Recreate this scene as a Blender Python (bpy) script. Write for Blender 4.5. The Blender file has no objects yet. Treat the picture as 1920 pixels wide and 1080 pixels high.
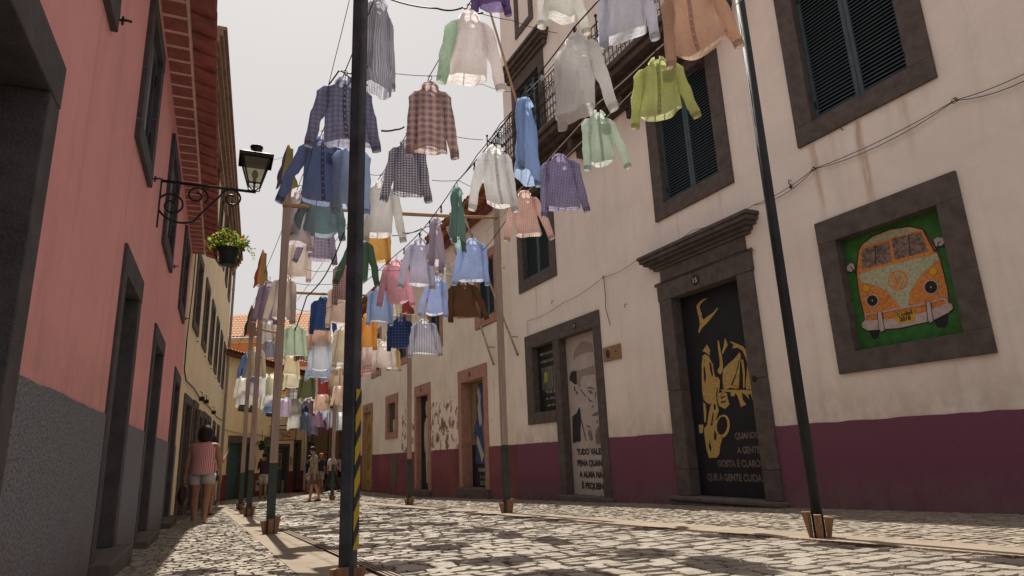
import bpy, math, random
from mathutils import Vector, Matrix
R=math.radians
S=bpy.context.scene
# ---------------------------------------------------------------- camera, sky, sun, exposure
cam=bpy.data.cameras.new("camera"); cam.sensor_width=36; cam.lens=22.31; cam.clip_start=.05; cam.clip_end=2000
co=bpy.data.objects.new("camera",cam); S.collection.objects.link(co)
_p,_r=R(14.37),R(2.34)
_f=Vector((0,math.cos(_p),math.sin(_p))); _x=Vector((1,0,0)); _u=_x.cross(_f)
_X=_x*math.cos(_r)-_u*math.sin(_r); _U=_x*math.sin(_r)+_u*math.cos(_r)
m=Matrix((_X,_U,-_f)).transposed().to_4x4(); m.translation=(0,0,.70); co.matrix_world=m
S.camera=co
SUN_AZ,SUN_EL=R(-23.8),R(58)
W=bpy.data.worlds.new("World"); S.world=W; W.use_nodes=True
nt=W.node_tree; nt.nodes.clear()
sky=nt.nodes.new("ShaderNodeTexSky"); sky.sky_type='NISHITA'; sky.sun_disc=False
sky.sun_elevation=SUN_EL; sky.sun_rotation=SUN_AZ; sky.altitude=0; sky.air_density=1.0; sky.dust_density=4.0; sky.ozone_density=1.0
hs=nt.nodes.new("ShaderNodeHueSaturation"); hs.inputs['Saturation'].default_value=.42; hs.inputs['Value'].default_value=5100.0
gm=nt.nodes.new('ShaderNodeGamma'); gm.inputs[1].default_value=.15   # evens out the hazy sky
bg=nt.nodes.new("ShaderNodeBackground"); bg.inputs['Strength'].default_value=.094
wo=nt.nodes.new("ShaderNodeOutputWorld")
nt.links.new(sky.outputs[0],hs.inputs['Color']); nt.links.new(hs.outputs[0],gm.inputs[0]); tn=nt.nodes.new('ShaderNodeMix'); tn.data_type='RGBA'; tn.blend_type='MULTIPLY'; tn.inputs[0].default_value=1; tn.inputs[7].default_value=(1,.965,.945,1)
nt.links.new(gm.outputs[0],tn.inputs[6]); nt.links.new(tn.outputs[2],bg.inputs[0]); nt.links.new(bg.outputs[0],wo.inputs[0])
sl=bpy.data.lights.new("sun",'SUN'); sl.energy=4.1; sl.angle=R(.5); sl.color=(1,.93,.82)
so=bpy.data.objects.new("sun",sl); S.collection.objects.link(so)
sd=Vector((math.sin(SUN_AZ)*math.cos(SUN_EL),math.cos(SUN_AZ)*math.cos(SUN_EL),math.sin(SUN_EL)))
so.rotation_euler=(-sd).to_track_quat('-Z','Y').to_euler(); so.location=(0,0,30)
vs=S.view_settings; vs.view_transform='Standard'; vs.look='None'; vs.exposure=0.64; vs.gamma=1
# ---------------------------------------------------------------- node materials
class NT:
    def __init__(s,name):
        s.m=bpy.data.materials.new(name); s.m.use_nodes=True; s.t=s.m.node_tree; s.t.nodes.clear()
        s.out=s.t.nodes.new("ShaderNodeOutputMaterial"); s._oc=None
    def n(s,k,**kw):
        a=s.t.nodes.new(k)
        for q,v in kw.items(): setattr(a,q,v)
        return a
    def l(s,a,b): s.t.links.new(a,b)
    def put(s,sock,v):
        if isinstance(v,bpy.types.NodeSocket): s.l(v,sock)
        elif isinstance(v,tuple) and len(v)==3 and sock.type=='RGBA': sock.default_value=v+(1,)
        else: sock.default_value=v
    def math(s,op,a,b=None,c=None,clamp=False):
        k=s.n("ShaderNodeMath",operation=op,use_clamp=clamp); s.put(k.inputs[0],a)
        if b is not None: s.put(k.inputs[1],b)
        if c is not None: s.put(k.inputs[2],c)
        return k.outputs[0]
    def coord(s):
        if s._oc is None: s._oc=s.n("ShaderNodeTexCoord").outputs['Object']
        return s._oc
    def xyz(s):
        k=s.n("ShaderNodeSeparateXYZ"); s.l(s.coord(),k.inputs[0]); return k.outputs
    def noise(s,scale,detail=4,rough=.55,stretch=None):
        k=s.n("ShaderNodeTexNoise"); k.inputs['Scale'].default_value=scale; k.inputs['Detail'].default_value=detail; k.inputs['Roughness'].default_value=rough
        v=s.coord()
        if stretch:
            q=s.n("ShaderNodeVectorMath",operation='MULTIPLY'); s.l(v,q.inputs[0]); q.inputs[1].default_value=stretch; v=q.outputs[0]
        s.l(v,k.inputs['Vector']); return k.outputs['Fac']
    def mix(s,f,a,b):
        k=s.n("ShaderNodeMix",data_type='RGBA'); s.put(k.inputs[0],f); s.put(k.inputs[6],a); s.put(k.inputs[7],b); return k.outputs[2]
    def ramp(s,f,lo,hi):
        k=s.n("ShaderNodeMapRange",interpolation_type='SMOOTHSTEP'); s.put(k.inputs[0],f); k.inputs[1].default_value=lo; k.inputs[2].default_value=hi; return k.outputs[0]
    def bump(s,h,strength,dist=.01):
        k=s.n("ShaderNodeBump"); k.inputs['Strength'].default_value=strength; k.inputs['Distance'].default_value=dist; s.l(h,k.inputs['Height']); return k.outputs[0]
    def bsdf(s,col,rough=.8,normal=None,spec=.3,metal=0,emit=None,alpha=None,trans=None):
        k=s.n("ShaderNodeBsdfPrincipled"); s.put(k.inputs['Base Color'],col); s.put(k.inputs['Roughness'],rough)
        k.inputs['Specular IOR Level'].default_value=spec; k.inputs['Metallic'].default_value=metal
        if normal is not None: s.l(normal,k.inputs['Normal'])
        if trans is not None: k.inputs['Transmission Weight'].default_value=trans
        return k.outputs[0]
    def done(s,sh): s.l(sh,s.out.inputs[0]); return s.m
def sc(c,k): return tuple(min(1,x*k) for x in c)
MC={}
def mat(name,col,rough=.8,var=.15,scale=5,bump=.2,bscale=60,spec=.3,metal=0,speck=0,stretch=None,dist=.008):
    if name in MC: return MC[name]
    t=NT(name); a=t.noise(scale,5,.6,stretch)
    c=t.mix(t.ramp(a,.3,.7),sc(col,1-var),sc(col,1+var))
    b=t.noise(bscale,3,.6,stretch)
    if speck: c=t.mix(t.ramp(t.noise(bscale*1.7,2,.7),.52,.70),c,sc(col,1+speck))
    MC[name]=t.done(t.bsdf(c,rough,t.bump(b,bump,dist),spec,metal)); return MC[name]
def plaster(name,col,var=.07,streaks=(),peel=None,stain=(.40,.22,.10),bump=.28,dirt=None,grit=0):
    if name in MC: return MC[name]
    t=NT(name); x,y,z=t.xyz()
    c=t.mix(t.ramp(t.noise(.9,5,.6),.3,.7),sc(col,1-var),sc(col,1+var))
    c=t.mix(t.math('MULTIPLY',t.ramp(t.noise(2.2,5,.65,(1.8,1,.18)),.48,.76),.30),c,sc(col,.62))
    c=t.mix(t.math('MULTIPLY',t.ramp(t.noise(23,4,.7),.60,.78),.22),c,sc(col,.72))
    c=t.mix(t.math('MULTIPLY',t.ramp(t.noise(5.5,6,.72,(1,1,1.4)),.45,.70),.24),c,sc(col,1.16))
    c=t.mix(t.math('MULTIPLY',t.math('LESS_THAN',t.noise(42,2,.5),.245),.45),c,sc(col,.45))
    if grit: c=t.mix(t.math('MULTIPLY',t.ramp(t.noise(75,3,.75),.44,.58),grit),sc(col,1.25),sc(col,.42))
    if dirt:
        h=t.math('SUBTRACT',z,t.math('ADD',dirt[0],t.math('MULTIPLY',x,dirt[1])))
        k=t.math('MULTIPLY',t.math('SUBTRACT',1.0,t.ramp(h,.02,dirt[2])),t.ramp(t.noise(3.2,6,.72,(1,1,.6)),.30,.62)); c=t.mix(t.math('MULTIPLY',k,.62),c,dirt[3])
    for (u,zt,ln,w,k) in streaks:
        wob=t.math('MULTIPLY',t.math('SUBTRACT',t.noise(1.6,3,.5),.5),.10)
        d=t.math('ABSOLUTE',t.math('ADD',t.math('SUBTRACT',x,u),wob))
        a=t.math('SUBTRACT',1.0,t.ramp(d,0,w)); v=t.math('SUBTRACT',zt,z)
        a=t.math('MULTIPLY',a,t.ramp(v,0,.05)); a=t.math('MULTIPLY',a,t.math('SUBTRACT',1.0,t.ramp(v,ln*.25,ln)))
        a=t.math('MULTIPLY',a,t.ramp(t.noise(5,4,.7,(3,1,.4)),.25,.65))
        c=t.mix(t.math('MULTIPLY',a,k),c,stain)
    if peel:
        u0,u1,z0,z1=peel
        m=t.math('MULTIPLY',t.math('MULTIPLY',t.ramp(x,u0,u0+.9),t.math('SUBTRACT',1.0,t.ramp(x,u1-.9,u1))),t.math('MULTIPLY',t.ramp(z,z0-.1,z0+.05),t.math('SUBTRACT',1.0,t.ramp(z,z1-1.0,z1))))
        n=t.math('ADD',t.noise(2.9,6,.62),t.math('MULTIPLY',m,.16))
        n=t.math('ADD',n,t.math('MULTIPLY',t.math('SUBTRACT',t.noise(16,4,.7),.5),.10)); c=t.mix(t.ramp(n,.668,.678),c,(.50,.36,.29)); c=t.mix(t.ramp(n,.715,.73),c,(.20,.145,.125))
    b=t.math('ADD',t.noise(38,5,.7),t.math('MULTIPLY',t.noise(4,3,.5),1.4))
    MC[name]=t.done(t.bsdf(c,.9,t.bump(b,bump,.012),.15)); return MC[name]
def cloth(col,pat='plain',c2=None,s=.05,seam=False):
    gr=lambda k:tuple(min(.93,1.24*(.72*v+.28*(sum(k)/3))**.93) for v in k)
    col=gr(col); c2=gr(c2) if c2 else None
    t=NT("shirt_fabric"); x,y,z=t.xyz(); c=col
    def line(v,per,th):
        f=t.math('FRACT',t.math('ADD',t.math('DIVIDE',v,per),50.13)); return t.math('LESS_THAN',f,th)
    if pat=='gingham':
        a=line(x,s,.5); b=line(z,s,.5); k=t.math('MULTIPLY',t.math('ADD',a,b),.5); c=t.mix(k,col,c2)
    elif pat=='check':
        k=t.math('MAXIMUM',line(x,s,.16),line(z,s,.16)); c=t.mix(t.math('MULTIPLY',k,.75),col,c2)
        k=t.math('MAXIMUM',line(t.math('ADD',x,s*.5),s,.08),line(t.math('ADD',z,s*.5),s,.08)); c=t.mix(t.math('MULTIPLY',k,.5),c,sc(col,1.5))
    elif pat=='plaid':
        k=t.math('MULTIPLY',t.math('ADD',line(x,s,.40),line(z,s,.40)),.45); c=t.mix(k,col,c2)
        k=t.math('MAXIMUM',line(t.math('ADD',x,s*.35),s,.09),line(t.math('ADD',z,s*.35),s,.09)); c=t.mix(t.math('MULTIPLY',k,.6),c,sc(col,1.7))
    elif pat=='stripes':
        c=t.mix(line(x,s,.42),col,c2)
    n=t.noise(7,4,.6,(1.5,1,.7)); c=t.mix(t.math('MULTIPLY',t.ramp(n,.35,.75),.30),c,sc(col,.62))
    if seam: c=t.mix(t.math('MULTIPLY',t.math('LESS_THAN',t.math('ABSOLUTE',t.math('ADD',z,.185)),.004),.25),c,sc(col,.5))  # yoke seam; the backlit darkness of doubled cloth is put into the colour
    bm=t.bump(t.math('ADD',t.math('MULTIPLY',t.noise(220,2,.5),.08),t.math('ADD',t.math('MULTIPLY',t.noise(11,4,.62,(1.7,1,.55)),1.6),t.noise(26,3,.6,(1,1,1.6)))),.55,.022)
    d=t.n("ShaderNodeBsdfDiffuse"); t.put(d.inputs[0],c); t.l(bm,d.inputs['Normal'])
    r=t.n("ShaderNodeBsdfTranslucent"); t.put(r.inputs[0],c); t.l(bm,r.inputs['Normal'])
    mx=t.n("ShaderNodeMixShader"); mx.inputs[0].default_value=.60; t.l(d.outputs[0],mx.inputs[1]); t.l(r.outputs[0],mx.inputs[2])
    tp=t.n('ShaderNodeBsdfTransparent'); t.put(tp.inputs[0],c); m2=t.n('ShaderNodeMixShader'); m2.inputs[0].default_value=.06; t.l(mx.outputs[0],m2.inputs[1]); t.l(tp.outputs[0],m2.inputs[2])   # open weave
    return t.done(m2.outputs[0])
# ---------------------------------------------------------------- mesh helpers
COL=S.collection
class MB:
    def __init__(s): s.v=[]; s.f=[]; s.m=[]
    def add(s,vs,fs,m=0):
        o=len(s.v); s.v+=[tuple(p) for p in vs]
        for f in fs: s.f.append(tuple(i+o for i in f)); s.m.append(m)
        return s
    def box(s,x0,x1,y0,y1,z0,z1,m=0):
        x0,x1=min(x0,x1),max(x0,x1); y0,y1=min(y0,y1),max(y0,y1); z0,z1=min(z0,z1),max(z0,z1)
        return s.add([(x0,y0,z0),(x1,y0,z0),(x1,y1,z0),(x0,y1,z0),(x0,y0,z1),(x1,y0,z1),(x1,y1,z1),(x0,y1,z1)],
            [(3,2,1,0),(4,5,6,7),(0,1,5,4),(1,2,6,5),(2,3,7,6),(3,0,4,7)],m)
    def tube(s,pts,r,n=6,m=0,flat=1):
        P=[Vector(p) for p in pts]; rings=[]
        rr=r if isinstance(r,(list,tuple)) else [r]*len(P)
        ref=None
        for i,p in enumerate(P):
            d=(P[min(i+1,len(P)-1)]-P[max(i-1,0)]); d=d.normalized() if d.length>1e-9 else Vector((0,0,1))
            if ref is None: ref=Vector((0,1,0)) if abs(d.y)<.9 else Vector((1,0,0))
            a=(ref-d*ref.dot(d)); a=a.normalized() if a.length>1e-6 else d.orthogonal().normalized(); ref=a; b=d.cross(a)
            rings.append([p+(a*math.cos(2*math.pi*k/n)*flat+b*math.sin(2*math.pi*k/n))*rr[i] for k in range(n)])
        vs=[q for g in rings for q in g]; fs=[]
        for i in range(len(P)-1):
            for k in range(n): fs.append((i*n+k,i*n+(k+1)%n,(i+1)*n+(k+1)%n,(i+1)*n+k))
        fs.append(tuple(range(n))[::-1]); fs.append(tuple((len(P)-1)*n+k for k in range(n)))
        return s.add(vs,fs,m)
    def loft(s,rings,m=0,cap0=False,cap1=False):
        n=len(rings[0]); vs=[q for g in rings for q in g]; fs=[]
        for i in range(len(rings)-1):
            for k in range(n): fs.append((i*n+k,i*n+(k+1)%n,(i+1)*n+(k+1)%n,(i+1)*n+k))
        if cap0: fs.append(tuple(range(n))[::-1])
        if cap1: fs.append(tuple((len(rings)-1)*n+k for k in range(n)))
        return s.add(vs,fs,m)
    def prism(s,poly,y0,y1,m=0):
        n=len(poly); vs=[(x,y0,z) for x,z in poly]+[(x,y1,z) for x,z in poly]
        fs=[tuple(range(n)),tuple(range(2*n-1,n-1,-1))]+[(k,k+n,(k+1)%n+n,(k+1)%n) for k in range(n)]
        return s.add(vs,fs,m)
    def sphere(s,c,r,m=0,nu=10,nv=7):
        rx,ry,rz=r if isinstance(r,tuple) else (r,r,r); rings=[]
        for j in range(nv+1):
            a=-math.pi/2+math.pi*j/nv; k=max(math.cos(a),.02)
            rings.append([(c[0]+rx*k*math.cos(2*math.pi*i/nu),c[1]+ry*k*math.sin(2*math.pi*i/nu),c[2]+rz*math.sin(a)) for i in range(nu)])
        return s.loft(rings,m,True,True)
    def build(s,name,mats,parent=None,smooth=False,bevel=0,**props):
        me=bpy.data.meshes.new(name); me.from_pydata(s.v,[],s.f); 
        for a in (mats if isinstance(mats,(list,tuple)) else [mats]): me.materials.append(a)
        me.polygons.foreach_set('material_index',s.m)
        if smooth: me.polygons.foreach_set('use_smooth',[True]*len(s.f))
        me.update(); o=bpy.data.objects.new(name,me); COL.objects.link(o)
        if parent: o.parent=parent
        if bevel:
            b=o.modifiers.new('bevel','BEVEL'); b.width=bevel; b.segments=2; b.limit_method='ANGLE'
        for k,v in props.items(): o[k]=v
        return o
def tag(o,label,cat,group=None,kind=None):
    if label: o['label']=label
    if cat: o['category']=cat
    if group: o['group']=group
    if kind: o['kind']=kind
    return o
def empty(name,loc=(0,0,0),rz=0):
    o=bpy.data.objects.new(name,None); COL.objects.link(o); o.location=loc; o.rotation_euler=(0,0,rz); o.empty_display_size=.2; return o
def textmesh(txt,bold=0):
    c=bpy.data.curves.new("t",'FONT'); c.body=txt; c.size=1; c.offset=bold; o=bpy.data.objects.new("t",c); COL.objects.link(o)
    me=bpy.data.meshes.new_from_object(o.evaluated_get(bpy.context.evaluated_depsgraph_get())); bpy.data.objects.remove(o); 
    vs=[tuple(v.co) for v in me.vertices]; fs=[tuple(p.vertices) for p in me.polygons]; bpy.data.meshes.remove(me); return vs,fs
_TC={}
def put_text(mb,txt,u0,u1,z0,h,y,m=0,bold=.02):
    """lettering between u0 (first letter) and u1 (last letter), baseline z0, cap height h, on the plane y"""
    if (txt,bold) not in _TC: _TC[(txt,bold)]=textmesh(txt,bold)
    vs,fs=_TC[(txt,bold)]
    if not vs: return
    xa=min(v[0] for v in vs); xb=max(v[0] for v in vs)
    mb.add([(u0+(v[0]-xa)/(xb-xa)*(u1-u0),y,z0+v[1]/.70*h) for v in vs],fs,m)
def zg(y): return .16-.0382*y if y<24 else -.757-.008*(y-24)
# street frame: t = metres out from the right-hand wall line, u = metres along it
RP=Vector((3.568,8.767,0)); RA=R(-26.6); RD=Vector((math.sin(RA),math.cos(RA),0)); RN=Vector((-RD.y,RD.x,0))
def st(t,u,dz=0):
    p=RP+RD*u+RN*t; return Vector((p.x,p.y,zg(p.y)+dz))
# ================================================================ the ground
def sheet(name,tfun0,tfun1,us,m,dz,nt_=2):
    mb=MB(); vs=[]; fs=[]
    for u in us:
        a,b=tfun0(u),tfun1(u)
        for k in range(nt_+1): vs.append(st(a+(b-a)*k/nt_,u,dz))
    w=nt_+1
    for i in range(len(us)-1):
        for k in range(nt_): fs.append((i*w+k,i*w+k+1,(i+1)*w+k+1,(i+1)*w+k))
    return mb.add(vs,fs).build(name,m,kind='structure')
ys=[-150,-60,-20,0,24,60,120,400]
mb=MB(); mb.add([(x,y,zg(y)-.045) for y in ys for x in (-300,300)],[(2*i,2*i+1,2*i+3,2*i+2) for i in range(len(ys)-1)])
mb.build('ground',mat('packed_sand_joints',(.14,.108,.078),.95,.35,9,.6,70),kind='structure')
def wl(u):   # left wall line, metres from the right wall line
    return 7.63-.0345*(u+.68) if u<6.92 else 7.39-.0845*(u-6.92) if u<21.9 else 6.13-.6*(u-21.9)
def stones(name,t0,t1,u0,u1,dt,du,h,m,seed,grow=.03,jit=.22,gap=.10,mix=(.75,1.35),ins=.07,ch=.80):
    rng=random.Random(seed); mb=MB(); u=u0; row=0; rnd=[]
    while u<u1:
        g=1+max(0,u-6)*grow; d=du*g*rng.uniform(.82,1.2)
        a,b=t0(u),t1(u); t=a-rng.uniform(0,dt)
        while t<b:
            w=dt*g*rng.uniform(*mix); c0,c1=max(t,a),min(t+w,b)
            if c1-c0>dt*.3:
                cx,cu=(c0+c1)/2,u+d/2; hw,hd=(c1-c0)/2,d/2*rng.uniform(.92,1.06); hz=h*rng.uniform(.55,1.15); tx,ty=rng.uniform(-.04,.04),rng.uniform(-.08,.06)
                top=[];low=[]
                sh=.10*hd*math.sin(cx*3.1+cu*1.7)
                for (ex,ey) in ((1,-ch),(1,ch),(ch,1),(-ch,1),(-1,ch),(-1,-ch),(-ch,-1),(ch,-1)):
                    j=1-rng.uniform(0,jit); j2=1-rng.uniform(0,jit)
                    px,py=ex*hw*j*(1-gap*.5),ey*hd*j2*(1-gap*.5)
                    low.append(st(cx+px,cu+py+sh,-.035)); i_=1-ins
                    top.append(st(cx+px*i_,cu+py*i_+sh,hz+px*tx+py*ty))
                mid=[(p*.5+q*.5)+Vector((0,0,.32*hz)) for p,q in zip(low,top)]
                o=len(mb.v); mb.v+=[tuple(p) for p in low+mid+top]
                for k in range(8):
                    k2_=(k+1)%8
                    mb.f.append((o+k,o+k2_,o+8+k2_,o+8+k)); mb.f.append((o+8+k,o+8+k2_,o+16+k2_,o+16+k)); mb.m+=[0,0]
                mb.f.append(tuple(o+16+k for k in range(8))); mb.m.append(0); r=rng.random(); rnd+=[r]*17
            t+=w
        u+=d; row+=1
    o=mb.build(name,m,kind='structure',smooth=False)
    at=o.data.attributes.new('tone','FLOAT','FACE'); at.data.foreach_set('value',rnd); return o
def stonemat(name,c0,c1,rough,bs,bstr=.5,spec=.4):
    t=NT(name); a=t.n("ShaderNodeAttribute",attribute_name='tone'); n=t.noise(14,5,.65)
    k=t.math('ADD',t.math('MULTIPLY',a.outputs['Fac'],.6),t.math('MULTIPLY',n,.4)); c=t.mix(k,c0,c1)
    c=t.mix(t.math('MULTIPLY',t.ramp(t.noise(60,3,.7),.55,.72),.35),c,sc(c0,.55))
    b=t.math('ADD',t.noise(bs,4,.65),t.math('MULTIPLY',t.noise(bs*.25,3,.6),1.5))
    return t.done(t.bsdf(c,rough,t.bump(b,bstr,.012),spec))
cob=stonemat('worn_basalt_setts',(.225,.195,.155),(.43,.375,.305),.37,75,.8,.7)
peb=stonemat('pebble_paving',(.23,.195,.152),(.41,.35,.28),.65,110,.6)
stones('road',lambda u:3.02,lambda u:5.97-.0*u,-6.5,31,.165,.120,.017,cob,3,.03,.15,.05,ins=.10,ch=.72)
stones('right_pavement',lambda u:-.05,lambda u:2.58,-6.5,26,.10,.072,.010,peb,5,.05,.20,.05,ins=.08,ch=.7)
stones('left_pavement',lambda u:6.43-.012*u,lambda u:wl(u)+.05,-5.6,21.5,.09,.070,.010,peb,7,.05,.20,.05,ins=.08,ch=.7)
con=mat('kerb_concrete',(.27,.222,.168),.9,.16,3,.5,130,speck=.35)
us=[-8+.5*k for k in range(80)]
sheet('left_kerb_strip',lambda u:6.07-.004*u,lambda u:6.45-.012*u,us,con,.012)
sheet('right_kerb_strip',lambda u:2.56,lambda u:3.04,us[:70],con,.012)
# drainage grooves beside the left strip, perforated gutter beside the right strip
mb=MB()
for k in range(3):
    for i in range(len(us)-1):
        a=5.985+.028*k; p=[st(a,us[i],.008),st(a+.015,us[i],.008),st(a+.015,us[i+1],.008),st(a,us[i+1],.008)]
        q=[v+Vector((0,0,.014)) for v in p]; mb.add(p+q,[(4,5,6,7),(0,1,5,4),(2,3,7,6),(1,2,6,5),(3,0,4,7)])
mb.build('left_drain_channel',con,kind='structure')
iron=mat('rusty_iron',(.10,.055,.035),.7,.4,20,.4,90,metal=.3)
mb=MB()
u=-5
while u<16:
    for k in range(2):
        p=st(3.045+.035*k,u+.02*k,.016); mb.box(p.x-.014,p.x+.014,p.y-.010,p.y+.010,p.z-.02,p.z+.006)
    u+=.05*(1+max(0,u)*.05)
for a in (3.03,3.105): mb.tube([st(a,-6+.5*k,.014) for k in range(50)],.007,4)
mb.build('right_drain_grate',iron,kind='structure')
# ================================================================ facades
# mural outlines in facade coordinates (metres along the wall, metres up)
SAX=[(1,[(1.268,2.953),(1.369,2.959),(1.478,2.927),(1.537,2.881),(1.533,2.796),(1.509,2.687),(1.508,2.569),(1.566,2.441),(1.537,2.436),(1.473,2.503),(1.332,2.564),(1.176,2.662),(1.065,2.739),(1.078,2.756),(1.190,2.694),(1.316,2.662),(1.411,2.629),(1.445,2.674),(1.439,2.732),(1.458,2.795),(1.469,2.857),(1.419,2.905),(1.332,2.936)]),(1,[(1.400,2.221),(1.517,2.133),(1.448,2.102),(1.370,2.039),(1.345,2.120)]),(1,[(1.530,2.048),(1.473,2.077),(1.388,2.027),(1.353,1.951),(1.316,1.890),(1.322,1.779),(1.298,1.692),(1.327,1.585),(1.377,1.452),(1.438,1.319),(1.503,1.283),(1.575,1.331),(1.616,1.376),(1.627,1.504),(1.599,1.728),(1.567,1.924)]),(2,[(1.536,1.863),(1.504,1.887),(1.503,1.717),(1.537,1.608),(1.556,1.695)]),(2,[(1.394,1.943),(1.357,1.924),(1.343,1.726),(1.374,1.701),(1.395,1.816)]),(1,[(1.154,2.253),(1.131,2.227),(1.122,2.099),(1.107,1.986),(1.105,1.861),(1.134,1.755),(1.178,1.719),(1.232,1.740),(1.240,1.782),(1.176,1.843),(1.161,1.980),(1.171,2.107)]),(1,[(0.993,2.259),(0.956,2.142),(1.022,2.084),(1.091,2.011),(1.095,2.053),(1.042,2.142)]),(1,[(1.109,1.793),(1.006,1.848),(0.867,1.910),(0.738,1.993),(0.723,1.956),(0.777,1.763),(0.842,1.466),(0.906,1.468),(1.010,1.497),(1.155,1.471),(1.156,1.621)]),(2,[(0.769,1.896),(0.759,1.868),(0.876,1.643),(0.970,1.519),(0.996,1.536),(0.867,1.695)]),(1,[(0.911,2.190),(0.791,2.142),(0.660,2.072),(0.590,1.976),(0.568,1.841),(0.559,1.696),(0.576,1.659),(0.602,1.767),(0.637,1.903),(0.687,2.017),(0.767,2.070),(0.875,2.074),(0.831,2.121)]),(1,[(0.727,1.890),(0.688,1.871),(0.683,1.698),(0.730,1.468),(0.759,1.458),(0.728,1.678)]),(1,[(0.621,1.796),(0.615,1.690),(0.584,1.556),(0.583,1.427),(0.700,1.439),(0.704,1.517),(0.653,1.668)]),(1,[(1.217,1.486),(1.052,1.469),(0.568,1.413),(0.563,1.348),(0.609,1.276),(0.627,1.367),(0.679,1.359),(0.674,1.294),(0.730,1.364),(0.794,1.396),(0.795,1.292),(0.737,1.222),(0.847,1.192),(0.877,1.325),(0.917,1.408),(0.962,1.354),(1.023,1.378),(1.021,1.431),(1.185,1.450)]),(1,[(1.263,1.441),(1.149,1.443),(1.098,1.412),(1.085,1.317),(1.070,1.249),(1.173,1.190),(1.278,1.238),(1.304,1.308)]),(2,[(1.236,1.370),(1.139,1.389),(1.135,1.369),(1.230,1.343)]),(2,[(1.248,1.304),(1.133,1.315),(1.129,1.294),(1.226,1.275)]),(1,[(1.300,1.679),(1.241,1.686),(1.205,1.626),(1.230,1.520),(1.323,1.310),(1.307,1.173),(1.387,1.043),(1.338,0.879),(1.288,0.771),(1.354,0.667),(1.395,0.535),(1.463,0.470),(1.637,0.471),(1.671,0.621),(1.680,0.812),(1.674,0.922),(1.594,0.973),(1.523,1.161),(1.409,1.372)]),(2,[(1.515,0.968),(1.438,1.155),(1.417,1.140),(1.489,0.940)]),(2,[(1.452,0.884),(1.403,0.828),(1.440,0.722),(1.481,0.750)]),(2,[(1.575,0.726),(1.554,0.618),(1.584,0.551),(1.616,0.646)]),(2,[(1.324,1.419),(1.283,1.525),(1.269,1.518),(1.327,1.310)]),(2,[(1.404,1.262),(1.362,1.286),(1.360,1.204),(1.402,1.180)]),(1,[(1.786,0.983),(1.672,0.982),(1.713,0.854),(1.783,0.849)]),(1,[(1.623,1.335),(1.574,1.289),(1.574,1.192),(1.611,1.015),(1.646,1.017),(1.634,1.168)]),(1,[(1.111,0.926),(1.157,0.841),(1.232,0.779),(1.316,0.758),(1.388,0.785),(1.428,0.852),(1.423,0.942),(1.375,1.030),(1.298,1.091),(1.212,1.110),(1.142,1.081),(1.105,1.014)]),(2,[(1.160,0.939),(1.195,0.871),(1.251,0.822),(1.312,0.806),(1.363,0.827),(1.389,0.880),(1.383,0.951),(1.346,1.020),(1.289,1.069),(1.228,1.084),(1.178,1.062),(1.153,1.009)])]
FACE=[(1,[(5.408,2.695),(5.306,2.797),(5.096,2.892),(4.845,2.850),(4.679,2.788),(4.658,2.603),(4.895,2.628),(5.131,2.618),(5.355,2.581),(5.429,2.521),(5.447,2.630)]),(1,[(5.323,2.297),(5.083,2.312),(4.666,2.324),(4.661,2.146),(5.145,2.159),(5.218,2.088),(5.235,1.953),(5.344,1.953),(5.352,2.103)]),(2,[(5.646,2.231),(5.524,2.298),(5.344,2.311),(5.367,2.013),(5.468,2.023),(5.550,2.079),(5.658,2.126)]),(2,[(5.626,2.276),(5.451,2.343),(5.444,2.328),(5.596,2.260)]),(2,[(5.504,1.981),(5.450,1.987),(5.451,1.871),(5.484,1.886)]),(2,[(5.417,1.891),(5.365,1.852),(5.363,1.794),(5.426,1.823)]),(2,[(5.271,1.911),(5.245,1.913),(5.038,1.730),(5.064,1.724)]),(3,[(4.999,1.906),(4.841,1.916),(4.696,1.848),(4.714,1.832),(4.854,1.880),(4.990,1.882)]),(3,[(4.973,1.847),(4.842,1.841),(4.758,1.775),(4.862,1.754),(4.937,1.810)]),(2,[(4.951,1.700),(4.917,1.642),(4.818,1.618),(4.821,1.601),(4.928,1.621),(4.974,1.680)]),(2,[(4.707,1.766),(4.656,1.783),(4.651,1.767),(4.690,1.738),(4.698,1.678),(4.718,1.679)]),(3,[(4.864,1.484),(4.808,1.545),(4.778,1.467),(4.808,1.480),(4.833,1.503)]),(3,[(4.885,1.322),(4.790,1.370),(4.647,1.403),(4.637,1.327),(4.718,1.315)]),(3,[(4.729,1.226),(4.660,1.217),(4.687,1.159),(4.729,1.172)]),(2,[(5.122,1.172),(5.025,1.123),(4.952,1.119),(4.988,1.088),(5.047,1.109)]),(2,[(5.629,1.358),(5.454,1.415),(5.330,1.542),(5.297,1.460),(5.292,1.259),(5.347,1.061),(5.353,0.840),(5.441,0.821),(5.481,0.840),(5.573,0.802),(5.657,0.831),(5.661,0.805),(5.683,0.805)]),(2,[(5.292,1.259),(5.267,1.257),(5.136,0.834),(5.160,0.834)]),(3,[(5.034,1.047),(4.945,1.043),(4.906,0.944),(4.898,0.848),(5.001,0.829),(5.031,0.917),(5.077,0.973)]),(3,[(4.754,1.034),(4.624,1.135),(4.651,0.756),(4.690,0.782),(4.733,0.747),(4.788,0.781),(4.810,0.909)])]
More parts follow.
